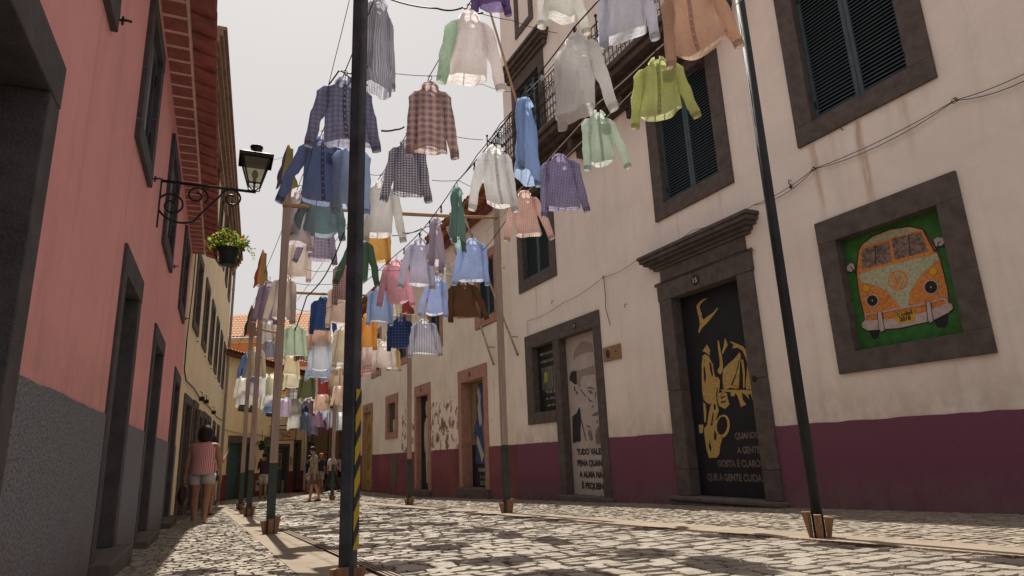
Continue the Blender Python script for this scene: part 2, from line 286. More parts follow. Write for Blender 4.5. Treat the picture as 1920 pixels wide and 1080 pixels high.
VAN=[(5,[(-1.378,1.950),(-1.529,1.934),(-1.488,1.829),(-1.431,1.809),(-1.398,1.845)]),(5,[(-2.158,1.908),(-2.309,1.947),(-2.286,1.837),(-2.247,1.803),(-2.173,1.818),(-2.151,1.852)]),(5,[(-1.429,2.926),(-1.485,2.991),(-1.637,3.051),(-1.882,3.063),(-2.103,3.021),(-2.233,2.944),(-2.260,2.897),(-2.338,2.649),(-2.350,2.572),(-2.356,2.401),(-2.362,2.209),(-2.347,2.048),(-2.380,2.029),(-2.381,1.982),(-2.330,1.947),(-2.139,1.892),(-1.752,1.882),(-1.363,1.923),(-1.302,1.966),(-1.300,2.032),(-1.348,2.062),(-1.349,2.167),(-1.334,2.356),(-1.346,2.595),(-1.352,2.675)]),(1,[(-1.440,2.915),(-1.494,2.979),(-1.643,3.038),(-1.882,3.050),(-2.098,3.009),(-2.226,2.933),(-2.252,2.888),(-2.329,2.644),(-2.340,2.569),(-2.346,2.402),(-2.352,2.213),(-2.337,2.055),(-2.370,2.036),(-2.371,1.990),(-2.321,1.955),(-2.134,1.902),(-1.754,1.892),(-1.375,1.933),(-1.314,1.975),(-1.313,2.039),(-1.360,2.068),(-1.361,2.171),(-1.347,2.357),(-1.358,2.591),(-1.365,2.669)]),(2,[(-1.492,2.966),(-1.641,3.030),(-1.880,3.043),(-2.097,3.002),(-2.203,2.936),(-1.863,2.953),(-1.573,2.959)]),(3,[(-1.483,2.923),(-1.831,2.924),(-1.820,2.671),(-1.437,2.681)]),(3,[(-1.865,2.939),(-2.210,2.909),(-2.243,2.670),(-1.855,2.682)]),(5,[(-1.651,2.916),(-1.662,2.915),(-1.623,2.689),(-1.613,2.690)]),(5,[(-2.061,2.921),(-2.071,2.920),(-2.042,2.677),(-2.032,2.677)]),(5,[(-2.229,2.925),(-2.248,2.901),(-2.320,2.647),(-2.301,2.641)]),(2,[(-1.368,2.615),(-1.429,2.638),(-1.851,2.637),(-2.324,2.622),(-2.336,2.547),(-2.154,2.454),(-2.041,2.363),(-1.950,2.264),(-1.908,2.115),(-1.823,2.117),(-1.786,2.179),(-1.713,2.321),(-1.603,2.424),(-1.483,2.493),(-1.407,2.525)]),(1,[(-1.964,2.407),(-1.953,2.376),(-1.934,2.350),(-1.908,2.330),(-1.877,2.319),(-1.843,2.318),(-1.810,2.326),(-1.780,2.343),(-1.755,2.368),(-1.738,2.399),(-1.730,2.433),(-1.732,2.467),(-1.743,2.499),(-1.763,2.526),(-1.790,2.546),(-1.822,2.556),(-1.856,2.557),(-1.889,2.548),(-1.918,2.530),(-1.942,2.504),(-1.958,2.474),(-1.966,2.441)]),(2,[(-1.941,2.413),(-1.932,2.388),(-1.917,2.367),(-1.896,2.352),(-1.871,2.343),(-1.845,2.342),(-1.818,2.349),(-1.794,2.362),(-1.775,2.382),(-1.761,2.407),(-1.755,2.434),(-1.756,2.461),(-1.765,2.486),(-1.781,2.508),(-1.802,2.523),(-1.828,2.531),(-1.854,2.532),(-1.881,2.525),(-1.904,2.511),(-1.923,2.491),(-1.936,2.466),(-1.942,2.440)]),(1,[(-1.800,2.530),(-1.825,2.531),(-1.842,2.439),(-1.891,2.523),(-1.913,2.510),(-1.850,2.387),(-1.823,2.389)]),(1,[(-1.773,2.495),(-1.797,2.501),(-1.808,2.403),(-1.820,2.350),(-1.801,2.354)]),(1,[(-1.832,2.397),(-1.849,2.395),(-1.867,2.338),(-1.845,2.341)]),(1,[(-1.927,2.476),(-1.942,2.457),(-1.867,2.338),(-1.848,2.343),(-1.886,2.385)]),(1,[(-1.801,2.354),(-1.832,2.401),(-1.844,2.383),(-1.814,2.346)]),(4,[(-1.576,2.257),(-1.562,2.226),(-1.535,2.205),(-1.501,2.197),(-1.465,2.205),(-1.436,2.227),(-1.419,2.258),(-1.417,2.293),(-1.432,2.325),(-1.459,2.346),(-1.494,2.353),(-1.529,2.345),(-1.558,2.323),(-1.575,2.291)]),(5,[(-1.564,2.260),(-1.552,2.234),(-1.529,2.216),(-1.500,2.209),(-1.470,2.216),(-1.446,2.234),(-1.431,2.261),(-1.430,2.290),(-1.442,2.317),(-1.465,2.335),(-1.495,2.341),(-1.524,2.334),(-1.548,2.315),(-1.562,2.289)]),(4,[(-1.508,2.273),(-1.503,2.266),(-1.495,2.265),(-1.489,2.270),(-1.487,2.277),(-1.491,2.284),(-1.499,2.285),(-1.506,2.280)]),(4,[(-2.271,2.250),(-2.257,2.216),(-2.230,2.194),(-2.196,2.185),(-2.161,2.194),(-2.133,2.217),(-2.116,2.251),(-2.116,2.288),(-2.131,2.322),(-2.158,2.345),(-2.193,2.353),(-2.228,2.344),(-2.255,2.320),(-2.271,2.286)]),(5,[(-2.261,2.252),(-2.248,2.224),(-2.225,2.204),(-2.195,2.197),(-2.166,2.204),(-2.141,2.224),(-2.127,2.253),(-2.127,2.286),(-2.140,2.315),(-2.163,2.334),(-2.193,2.341),(-2.223,2.333),(-2.247,2.313),(-2.260,2.284)]),(4,[(-2.203,2.267),(-2.199,2.261),(-2.192,2.260),(-2.187,2.264),(-2.186,2.271),(-2.189,2.277),(-2.196,2.278),(-2.202,2.274)]),(6,[(-1.492,2.426),(-1.484,2.410),(-1.470,2.399),(-1.452,2.395),(-1.433,2.400),(-1.418,2.411),(-1.409,2.428),(-1.408,2.446),(-1.416,2.463),(-1.430,2.474),(-1.448,2.477),(-1.467,2.472),(-1.482,2.461),(-1.491,2.444)]),(6,[(-2.291,2.424),(-2.284,2.408),(-2.271,2.398),(-2.255,2.394),(-2.239,2.398),(-2.226,2.410),(-2.218,2.426),(-2.218,2.444),(-2.225,2.459),(-2.238,2.470),(-2.254,2.473),(-2.270,2.469),(-2.283,2.458),(-2.291,2.441)]),(4,[(-1.376,2.137),(-1.546,2.127),(-2.131,2.111),(-2.291,2.126),(-2.326,2.108),(-2.335,2.044),(-2.321,2.040),(-2.306,2.094),(-2.287,2.108),(-2.127,2.093),(-1.542,2.107),(-1.394,2.118),(-1.376,2.052),(-1.359,2.048)]),(4,[(-1.311,2.027),(-1.358,2.056),(-1.751,2.002),(-2.064,2.010),(-2.342,2.058),(-2.370,2.036),(-2.371,1.990),(-2.321,1.955),(-2.134,1.902),(-1.754,1.892),(-1.375,1.933),(-1.314,1.975)]),(5,[(-1.529,2.125),(-1.592,2.122),(-1.588,1.893),(-1.536,1.878),(-1.510,1.918)]),(4,[(-1.539,2.121),(-1.583,2.119),(-1.579,1.900),(-1.538,1.888),(-1.519,1.924)]),(5,[(-2.105,2.121),(-2.162,2.118),(-2.152,1.893),(-2.110,1.871),(-2.085,1.904)]),(4,[(-2.114,2.117),(-2.154,2.115),(-2.145,1.899),(-2.112,1.883),(-2.095,1.909)]),(6,[(-1.756,2.050),(-1.789,2.068),(-1.969,2.061),(-1.959,1.948),(-1.920,1.932),(-1.753,1.946),(-1.754,2.014)]),(5,[(-1.239,2.779),(-1.305,2.806),(-1.356,2.786),(-1.360,2.705),(-1.295,2.677),(-1.243,2.707)]),(4,[(-1.249,2.768),(-1.304,2.799),(-1.349,2.780),(-1.353,2.712),(-1.297,2.687),(-1.250,2.714)]),(5,[(-1.298,2.752),(-1.310,2.756),(-1.366,2.647),(-1.353,2.640)]),(5,[(-2.321,2.784),(-2.371,2.799),(-2.439,2.772),(-2.445,2.713),(-2.407,2.678),(-2.333,2.686)]),(4,[(-2.329,2.777),(-2.370,2.793),(-2.432,2.768),(-2.437,2.718),(-2.405,2.688),(-2.339,2.694)]),(5,[(-2.378,2.744),(-2.387,2.734),(-2.328,2.640),(-2.318,2.648)])]
SAXT=[('QUANDO', 1.042, 0.561, 0.739, 0.088), ('A GENTE', 1.035, 0.595, 0.53, 0.092), ('GOSTA É CLARO', 1.462, 0.618, 0.338, 0.095), ('QUE A GENTE CUIDA', 1.727, 0.621, 0.136, 0.097)]
FACET=[('TUDO VALE', 5.543, 4.639, 0.566, 0.112), ('PENA QUAN', 5.548, 4.63, 0.341, 0.113), ('A ALMA NÃ', 5.498, 4.621, 0.118, 0.112), ('É PEQUEN', 5.427, 4.63, -0.1, 0.111)]
VANT=[('C LuBoS', -1.767, -1.949, 2.019, 0.042), ('2018', -1.788, -1.916, 1.961, 0.045)]
STONE=mat('dark_basalt_trim',(.098,.079,.074),.85,.25,7,.5,90,speck=.5)
STONE_L=mat('charcoal_stone_trim',(.072,.066,.072),.85,.25,7,.5,90,speck=.6)
PINKST=mat('pink_painted_stone',(.40,.215,.165),.85,.14,5,.35,70)
SHUT=mat('slate_blue_shutter_paint',(.052,.078,.093),.55,.15,6,.15,80)
SHUT_D=mat('dark_shutter_gap',(.012,.013,.017),.8,.1,6,.1,80)
BLACK=mat('matt_black_paint',(.016,.017,.020),.6,.2,8,.15,90)
DARKW=mat('dark_door_wood',(.042,.038,.044),.65,.2,8,.3,60,stretch=(6,1,.4))
TILE=mat('terracotta_tile',(.42,.17,.085),.85,.35,11,.3,60)
class Fac:
    def __init__(s,name,az,P,out,label,cat='building',group=None):
        s.e=empty(name,P,math.pi/2-az); tag(s.e,label,cat,group); s.o=out
    def bx(s,mb,u0,u1,a,b,z0,z1,m=0): return mb.box(u0,u1,s.o*a,s.o*b,z0,z1,m)
    def wall(s,u0,u1,z0,z1,holes,m,depth=5,name='wall',ext=True):
        mb=MB(); U=sorted({u0,u1}|{h[0] for h in holes}|{h[1] for h in holes}); Z=sorted({z0,z1}|{h[2] for h in holes}|{h[3] for h in holes})
        U=[u for u in U if u0<=u<=u1]; Z=[z for z in Z if z0<=z<=z1]
        for i in range(len(U)-1):
            for j in range(len(Z)-1):
                a,b=(U[i]+U[i+1])/2,(Z[j]+Z[j+1])/2
                if any(h[0]<a<h[1] and h[2]<b<h[3] for h in holes): continue
                mb.add([(U[i],0,Z[j]),(U[i+1],0,Z[j]),(U[i+1],0,Z[j+1]),(U[i],0,Z[j+1])],[(0,1,2,3)])
        y=-s.o*depth
        mb.add([(u0,0,z0),(u1,0,z0),(u1,0,z1),(u0,0,z1),(u0,y,z0),(u1,y,z0),(u1,y,z1),(u0,y,z1)],[(0,3,7,4),(1,5,6,2),(4,7,6,5),(3,2,6,7)])
        return mb.build(name,m,s.e)
    def plinth(s,u0,u1,z0,zt0,zt1,gaps,m,pr=.014,name='plinth'):
        mb=MB(); cuts=[u0]+[x for g in sorted(gaps) for x in g]+[u1]
        for k in range(0,len(cuts),2):
            a,b=cuts[k],cuts[k+1]
            if b-a<.01: continue
            y=s.o*pr; n=max(1,int((b-a)/.16)); rg=random.Random(int(a*50)); T=[]
            for i in range(n+1):
                u=a+(b-a)*i/n; z=zt0+(zt1-zt0)*(u-u0)/(u1-u0)+rg.uniform(-.007,.007); T+=[(u,0,z),(u,y,z),(u,y,z0)]
            mb.add(T,[f for i in range(n) for f in ((3*i,3*i+3,3*i+4,3*i+1),(3*i+1,3*i+4,3*i+5,3*i+2))]+[(0,1,2),(3*n,3*n+1,3*n+2)])
        return mb.build(name,m,s.e)
    def frame(s,parent,u0,u1,z0,z1,w,m,rec=.2,pr=.035,wt=None,wb=None,name='stone_frame',joints=True):
        """surround of an opening u0..u1, z0..z1"""
        wt=w if wt is None else wt; wb=w if wb is None else wb; mb=MB(); g=.004 if joints else 0
        zs=z0+(z1-z0)*.45
        for a,b in ((u0-w,u0),(u1,u1+w)):
            s.bx(mb,a,b,pr,-rec-.06,z0+g,zs-g); s.bx(mb,a,b,pr-.001,-rec-.06,zs,z1-g)
            if joints:
                for zj in (z0,zs-2*g,z1-g*2): s.bx(mb,a+.004,b-.004,pr-.006,-.05,zj-.001,zj+2*g+.001,1)
        s.bx(mb,u0-w,u1+w,pr+.002,-rec-.06,z1,z1+wt)
        if wb: s.bx(mb,u0-w,u1+w,pr+.002,-rec-.06,z0-wb,z0)
        return mb.build(name,[m,mat('pale_lime_mortar',(.42,.36,.32),.9,.25,20,.3,60)],parent,bevel=.006)
    def shutter(s,u0,u1,z0,z1,rec=.06,leaves=2,m=None,name='shuttered_window',slat=.052,parent=None):
        mb=MB(); w=(u1-u0)/leaves; fr=.055
        for k in range(leaves):
            a,b=u0+w*k+.004,u0+w*(k+1)-.004
            s.bx(mb,a,a+fr,-rec,-rec-.04,z0,z1); s.bx(mb,b-fr,b,-rec,-rec-.04,z0,z1)
            s.bx(mb,a+fr,b-fr,-rec,-rec-.04,z0,z0+fr*1.2); s.bx(mb,a+fr,b-fr,-rec,-rec-.04,z1-fr,z1)
            z=z0+fr*1.2+.012
            while z<z1-fr-.02:
                y0,y1=s.o*(-rec-.006),s.o*(-rec-.034)
                mb.add([(a+fr,y0,z),(b-fr,y0,z),(b-fr,y1,z+.030),(a+fr,y1,z+.030),(a+fr,y0,z+.008),(b-fr,y0,z+.008),(b-fr,y1,z+.038),(a+fr,y1,z+.038)],[(3,2,1,0),(4,5,6,7),(0,1,5,4),(2,3,7,6)])
                z+=slat
        s.bx(mb,u0,u1,-rec-.055,-rec-.09,z0,z1,1)
        for (a,z) in ((u0+.03,z0+.18),(u1-.05,z0+.18),(u0+.03,z1-.25),(u1-.05,z1-.25)): s.bx(mb,a,a+.02,-rec+.012,-rec,z,z+.10,1)
        return mb.build(name,[m or SHUT,SHUT_D],parent or s.e)
    def window(s,u0,u1,z0,z1,w,sm,**k):
        x=s.shutter(u0,u1,z0,z1,rec=k.pop('rec',.06),leaves=k.pop('leaves',2),m=k.pop('m',None)); s.frame(x,u0,u1,z0,z1,w,sm,rec=.09,**k); return x
    def panel(s,u0,u1,z0,z1,rec,m,name='door'):
        mb=MB(); s.bx(mb,u0,u1,-rec,-rec-.05,z0,z1); return mb.build(name,m,s.e)
    def lift(s,parent,name,polys,mats,rec,label=None):
        """painted shapes: each polygon a thin skin, later ones a hair prouder"""
        mb=MB()
        for k,(mi,p) in enumerate(polys):
            y=s.o*(-rec+.0015+.0004*k); mb.prism(p,y,y-s.o*.0012,mi-1)
        return mb.build(name,mats,parent)
    def text(s,parent,name,lines,m,y,bold=.02):
        for (t,a,b,z,h) in lines: mb=MB(); put_text(mb,t,a,b,z,h,s.o*y,0,bold); mb.build(name,m,parent)
def hit(h,e=.02): return (h[0]-h[4]+e,h[1]+h[4]-e,h[2]-h[5]+e,h[3]+h[6]-e)
GOLD=None
def speckle(name,c1,c2,c3,s):
    t=NT(name); c=t.mix(t.ramp(t.noise(s,3,.7),.42,.58),c1,c2); c=t.mix(t.ramp(t.noise(s*.45,4,.7),.56,.66),c,c3); return t.done(t.bsdf(c,.7))
# ---------------------------------------------------------------- right: tall white townhouse
r1=Fac('white_townhouse',RA,RP,1,'tall white townhouse with burgundy plinth, iron balcony and painted doors 13 and 15','house')
wins=[(-2.51,-1.20,4.79,6.86),(.525,1.85,4.79,6.86),(5.93,7.26,4.77,6.84)]
holes=[(a-.24,b+.24,c-.24,d+.2) for a,b,c,d in wins]+[(-2.66,-1.04,1.52,3.33),(.17,2.22,-.6,3.35),(4.15,5.96,-.6,3.30),(5.9,7.30,1.32,3.30),(5.72,7.46,7.64,10.6)]
R1P=plaster('white_townhouse_plaster',(.84,.752,.69),.06,[(-1.12,4.52,1.5,.075,.75),(-1.78,4.52,1.9,.085,.8),(-2.35,4.52,1.0,.10,.4),(6.7,4.48,1.1,.07,.45),(.6,4.5,.8,.06,.35),(1.6,4.5,.9,.05,.3),(6.5,1.9,.7,.03,.6),(7.7,2.2,.6,.03,.6)],bump=.26,dirt=(.9,-.012,.7,(.52,.43,.36)))
r1.wall(-7,8.05,-3,15.4,holes,R1P,7)
BURG=plaster('burgundy_plinth_paint',(.155,.060,.095),.18,bump=.4,grit=.25,dirt=(-.16,-.036,.55,(.20,.15,.125)))
r1.plinth(-7,8.05,-3,.915,.845,[(.13,2.26),(4.11,6.0)],BURG)
for w in wins: r1.window(*w,.27,STONE)
# balcony, its door and the upper cornice
x=r1.shutter(5.97,7.22,7.66,10.05,leaves=3,name='balcony_window'); r1.frame(x,5.97,7.22,7.66,10.05,.26,STONE,rec=.09,wb=0,wt=.36)
mb=MB()
for k,(p,z0,z1) in enumerate(((.10,10.41,10.52),(.17,10.52,10.60),(.26,10.60,10.72),(.32,10.72,10.80))): r1.bx(mb,5.5-.04*k,7.6+.04*k,p,-.02,z0,z1)
mb.build('window_hood',STONE,x,bevel=.01)
x=r1.shutter(6.9-.6,7.5-.6,11.75,13.2,name='shuttered_window'); r1.frame(x,6.3,6.9,11.75,13.2,.2,STONE,rec=.09)
mb=MB(); ba,bb=-.12,7.93
for k,(p,z0,z1) in enumerate(((.16,7.06,7.17),(.30,7.17,7.27),(.44,7.27,7.36),(.62,7.36,7.50),(.68,7.50,7.62))): r1.bx(mb,ba-.02*k,bb+.02*k,p,-.03,z0,z1)
for u in (.5,2.3,4.1,5.9,7.5): r1.bx(mb,u,u+.16,.40,-.02,6.86,7.058); r1.bx(mb,u+.01,u+.15,.2,-.02,6.70,6.858)
slab=mb.build('balcony_slab',mat('stained_balcony_stone',(.075,.052,.046),.85,.3,4,.5,70),r1.e,bevel=.012)
mb=MB(); Y=.60
def scroll(mb,cx,cz,r,sgn,turn,y,rad=.009,axis='u',n=13):
    pts=[]
    for i in range(n):
        a=i/(n-1)*turn; k=r*(1-.72*i/(n-1)); p=(cx+sgn*k*math.cos(a),y,cz+k*math.sin(a))
        pts.append(p if axis=='u' else (y,p[0],p[2]))
    mb.tube(pts,rad,4)
def railpanel(mb,a,b,y,axis):
    n=max(1,round((b-a)/.125)); st_=(b-a)/n
    for k in range(n+1):
        u=a+st_*k; p=((u,y),) if axis=='u' else ((y,u),)
        mb.tube([p[0]+(7.63,),p[0]+(8.76,)],.011,4)
        if k<n:
            c=u+st_/2
            scroll(mb,c,8.48,.052,1,5.2,y,axis=axis); scroll(mb,c,8.22,.052,-1,-5.2,y,axis=axis); scroll(mb,c,7.98,.05,1,5.2,y,axis=axis); scroll(mb,c,7.78,.045,-1,5.0,y,axis=axis,n=10)
            q=[(c-.03,8.50),(c+.02,8.38),(c-.02,8.28),(c+.03,8.16)]; mb.tube([((x_,y,z_) if axis=='u' else (y,x_,z_)) for x_,z_ in q],.009,4)
            if k%2: mb.sphere(((c,y,8.64) if axis=='u' else (y,c,8.64)),.016,0,6,4)
railpanel(mb,ba+.03,bb-.03,Y,'u'); railpanel(mb,.06,Y,bb-.03,'v')
for z in (8.78,7.66,8.58): mb.tube([(ba,Y,z),(bb-.03,Y,z)],.014 if z>8.7 else .010,5); mb.tube([(bb-.03,Y,z),(bb-.03,0,z)],.014 if z>8.7 else .010,5)
for u in (ba+.03,2.6,5.3,bb-.03): mb.tube([(u,Y,7.62),(u,Y,8.92)],.017,6); mb.sphere((u,Y,8.95),.034,0,8,6)
mb.build('balcony_railing',mat('black_wrought_iron',(.014,.013,.016),.6,.2,9,.2,80),r1.e)
mb=MB(); 
for k,(p,z0,z1) in enumerate(((.25,15.15,15.28),(.55,15.28,15.40),(.9,15.40,15.46))): r1.bx(mb,-7.2,8.05+p*.3,p,-7,z0,z1)  # unseen eaves added above the frame, overhang sized to cast the pavement shadow
mb.build('eaves',TILE,r1.e)
# window with the painted camper van
RED=.10
van=r1.panel(-2.49,-1.24,1.70,3.11,RED,mat('green_mural_ground',(.035,.135,.028),.75,.22,12,.3,70),'painted_window')
r1.frame(van,-2.49,-1.24,1.70,3.11,.255,STONE,rec=RED,wt=.30,wb=.25)
VANM=[speckle('orange_mosaic',(.52,.17,.03),(.62,.26,.08),(.46,.12,.02),30),speckle('sage_foil',(.33,.34,.21),(.45,.46,.33),(.24,.26,.14),34),speckle('crumpled_brown_foil',(.12,.08,.065),(.24,.18,.15),(.07,.045,.04),26),mat('chalky_pink_metal',(.46,.37,.36),.7,.15,14,.4,60),mat('mural_outline',(.02,.017,.02),.7,.1,8,.1,60),mat('amber_yellow_paint',(.60,.36,.02),.6,.1,8,.2,60)]
r1.lift(van,'van_mural',VAN,VANM,RED)
r1.text(van,'plate_lettering',VANT,VANM[4],-RED+.022,.03)
# door 15
D15=r1.panel(.43,1.91,-.10,3.09,.155,mat('ink_black_door',(.0135,.0145,.020),.6,.2,5,.15,60),'door')
DM=[speckle('gold_collage',(.42,.27,.08),(.50,.36,.13),(.40,.15,.05),26),mat('ink_black_paint',(.0135,.0145,.020),.6,.2,5,.15,60)]
r1.lift(D15,'saxophonist_painting',SAX,DM,.155)
r1.text(D15,'door_lettering',SAXT,mat('taupe_lettering',(.17,.135,.12),.8,.2,9,.1,60),-.150,.035)
mb=MB()
for a,b in ((.13,.43),(1.91,2.22)):
    r1.bx(mb,a,b,.05,-.22,-.10,.30); r1.bx(mb,a,b,.046,-.22,.304,1.55); r1.bx(mb,a,b,.05,-.22,1.554,3.088)
r1.bx(mb,.11,2.24,.055,-.22,3.09,3.42); r1.bx(mb,.20,2.14,.04,-.02,3.42,3.64)
r1.bx(mb,.06,2.30,.055,.03,3.36,3.42)
for k,(p,z0,z1) in enumerate(((.075,3.64,3.69),(.12,3.69,3.75),(.19,3.75,3.80),(.235,3.80,3.87),(.26,3.87,3.93))): r1.bx(mb,.16-p*1.05,2.18+p*1.1,p,-.02,z0,z1)
mb.build('stone_portal',STONE,D15,bevel=.012)
mb=MB(); r1.bx(mb,.06,2.32,.17,-.25,-.17,-.10); r1.bx(mb,.08,2.30,.145,-.25,-.6,-.172); mb.build('door_step',mat('worn_step_stone',(.13,.105,.098),.85,.25,6,.6,50),D15,bevel=.02)
def housenum(f,parent,txt,u,z,y,r=.085):
    mb=MB(); n=20; pts=[(u+r*math.cos(2*math.pi*k/n),z+r*math.sin(2*math.pi*k/n)) for k in range(n)]; mb.prism(pts,f.o*(y+.012),f.o*y,0)
    put_text(mb,txt,u+f.o*r*.55,u-f.o*r*.55,z-r*.42,r*.9,f.o*(y+.0135),1,.02)
    mb.build('house_number',[BLACK,mat('number_white',(.5,.47,.42),.6,.1,9,.1,60)],parent)
housenum(r1,D15,'15',1.27,3.235,.055)
mb=MB(); mb.sphere((.34,.052,1.55),(.05,.012,.05),0,12,6); mb.build('lock_plate',BLACK,D15)
# door 13 with the side window
CREAM=mat('off_white_door_paint',(.46,.40,.375),.7,.08,5,.15,60)
D13=r1.panel(4.36,5.74,-.23,3.05,.155,CREAM,'door')
r1.lift(D13,'hat_and_glasses_stencil',FACE,[speckle('ochre_grey_print',(.36,.30,.24),(.20,.165,.14),(.42,.34,.22),60),mat('stencil_black',(.035,.033,.04),.7,.15,9,.1,60),speckle('halftone_grey',(.13,.12,.125),(.22,.20,.20),(.10,.09,.10),80)],.155)
r1.text(D13,'door_lettering',FACET,MC['stencil_black'],-.150,.055)
mb=MB()
r1.bx(mb,4.11,4.36,.035,-.21,-.23,2.98); r1.bx(mb,5.74,6.0,.035,-.21,-.23,1.27); r1.bx(mb,5.742,5.998,.033,-.21,1.27,3.05)
r1.bx(mb,4.11,5.75,.038,-.21,3.05,3.37); r1.bx(mb,5.754,7.35,.037,-.21,3.055,3.37); r1.bx(mb,4.11,4.36,.034,-.21,2.984,3.05)
r1.bx(mb,7.0,7.35,.035,-.21,1.53,3.055); r1.bx(mb,6.0,7.35,.036,-.21,1.27,1.53)
mb.build('stone_frame',STONE,D13,bevel=.008)
mb=MB(); r1.bx(mb,3.99,6.10,.12,-.22,-.6,-.232); mb.build('door_step',MC['worn_step_stone'],D13,bevel=.02)
housenum(r1,D13,'13',5.02,3.21,.038,.075)
SW=r1.panel(6.0,7.0,1.53,3.055,.13,BLACK,'painted_window')
lt=mat('faded_white_lettering',(.32,.30,.28),.8,.2,9,.1,60)
r1.text(SW,'window_lettering',[('VAMOS O QUE NÃO PREST',6.9,6.05,2.84,.055),('E O QUANTO QUE NÃO TE',6.86,6.03,2.66,.055),('94106 20571',6.72,6.03,1.94,.075),('UMA',6.70,6.58,1.80,.045),('OPORTUNIDADE',6.5,6.03,1.80,.045),('ABRE UMA SAÍDA',6.66,6.05,1.65,.045)],lt,-.126,.03)
mb=MB(); rng=random.Random(4); u=6.05
while u<6.84:
    w=rng.choice((.008,.012,.02)); mb.box(u,u+w,-.126,-.1275,2.03,2.55); u+=w+rng.choice((.016,.026,.04))
mb.build('barcode_bars',lt,SW)
mb=MB()
for cu,cz,fl in ((6.66,2.31,1),(6.20,2.40,-1)):
    mb.prism([(cu-.09,cz-.10),(cu-.10,cz+.04),(cu-.06,cz+.12),(cu+.05,cz+.13),(cu+.09,cz+.05),(cu+.085,cz-.10),(cu+.03,cz-.15),(cu-.04,cz-.15)],-.1245,-.126,0)
    for k in range(4): mb.prism([(cu-.085,cz-.085+k*.055),(cu+.06,cz-.095+k*.055),(cu+.07,cz-.06+k*.055),(cu-.08,cz-.05+k*.055)],-.1225,-.1245,1 if fl>0 else 2)
    mb.prism([(cu-.03,cz-.15),(cu+.03,cz-.15),(cu+.03,cz-.27),(cu-.03,cz-.27)],-.1245,-.126,0)
mb.build('gripping_hands',[mat('leaf_green_paint',(.09,.19,.05),.7),mat('lemon_paint',(.42,.40,.07),.7),mat('mustard_paint',(.45,.36,.05),.7)],SW)
# ---------------------------------------------------------------- right: lower white house with peeling paint
r2=Fac('peeling_white_house',RA,RP,1,'lower white house with pink door frames, peeling paint and tiled eaves','house')
R2P=plaster('peeling_white_plaster',(.83,.74,.645),.08,[(9.3,2.6,1.2,.04,.5),(12.4,3.9,1.2,.1,.3),(8.3,3.6,.9,.05,.4),(14.0,5.6,.9,.1,.3),(18.0,3.8,1.0,.1,.3)],(11.0,18.4,.82,2.9),bump=.35)
r2h=[(9.76,11.8,-1.2,3.03),(14.45,16.15,-1.4,3.05),(18.35,20.15,1.36,3.05),(22.35,24.15,-1.5,3.03),(8.8,10.4,4.1,6.2),(13.2,14.7,4.1,6.2),(17.0,18.6,4.1,6.2),(21,22.6,4.1,6.2)]
r2.wall(8.055,27,-4,7.50,r2h,R2P,6)
r2.plinth(8.055,27,-4,.842,.745,[(9.70,11.86),(14.4,16.2),(22.3,24.2)],plaster('faded_burgundy_plinth',(.20,.068,.085),.22,bump=.4,dirt=(-.16,-.036,.5,(.24,.17,.14))),.013)
def pinkdoor(u0,u1,z0,z1,w,wt,dm,num,rec=.33):
    d=r2.panel(u0,u1,z0,z1,rec,dm,'door'); mb=MB()
    r2.bx(mb,u0-w,u0,.035,-rec-.06,z0,z1-.003); r2.bx(mb,u1,u1+w,.035,-rec-.06,z0,z1-.003); r2.bx(mb,u0-w,u1+w,.038,-rec-.06,z1,z1+wt)
    mb.build('painted_frame',PINKST,d,bevel=.008)
    mb=MB(); r2.bx(mb,u0-w-.05,u1+w+.05,.10,-rec-.08,z0-.6,z0-.002); mb.build('door_step',MC['worn_step_stone'],d,bevel=.02)
    housenum(r2,d,num,(u0+u1)/2+.1,z1+wt*.5,.038,.07); return d
BLUEP=speckle('blue_print_texture',(.035,.06,.16),(.05,.09,.24),(.02,.03,.08),20)
d=pinkdoor(9.95,11.6,-.26,2.72,.25,.36,BLACK,'11',.29)
r2.lift(d,'abstract_painting',[(1,[(9.97,1.0),(11.58,.9),(11.58,2.70),(9.97,2.70)]),(2,[(9.97,.35),(11.35,.38),(11.3,.9),(11.42,1.25),(11.2,1.7),(11.22,2.3),(10.95,2.66),(9.97,2.66)]),(3,[(10.80,1.55),(10.96,1.40),(11.06,1.62),(11.12,1.95),(11.05,2.15),(11.12,2.42),(10.98,2.55),(10.86,2.30),(10.90,2.0)]),(3,[(10.72,.62),(10.9,.40),(11.0,.62),(11.24,.95),(11.20,1.18),(11.02,1.02),(10.92,.86)]),(1,[(10.62,1.0),(10.70,1.0),(10.80,1.5),(10.74,1.52)])],[speckle('ochre_script_ground',(.20,.15,.07),(.30,.24,.12),(.10,.09,.09),30),BLUEP,CREAM],.29)
r2.text(d,'door_lettering',[('SIMPLICI',11.15,9.98,.16,.10),('É O ÚLTIMO G',11.05,9.98,-.02,.07),('SOFISTIC',11.05,9.98,-.20,.11)],lt,-.285,.03)
d=pinkdoor(14.68,15.92,-.46,2.70,.24,.38,BLACK,'9',.15)
r2.lift(d,'pale_figure_painting',[(1,[(15.16,1.95),(15.34,2.0),(15.44,2.25),(15.36,2.5),(15.2,2.5),(15.12,2.3)]),(1,[(15.15,1.95),(15.35,1.95),(15.55,1.75),(15.62,1.3),(15.55,.8),(15.48,.75),(15.48,1.2),(15.44,.9),(15.42,.4),(15.36,-.25),(15.22,-.25),(15.26,.3),(15.2,.7),(15.14,.3),(15.12,-.3),(14.98,-.3),(15.0,.4),(14.98,1.0),(14.9,1.4),(14.95,1.75)])],[CREAM],.15)
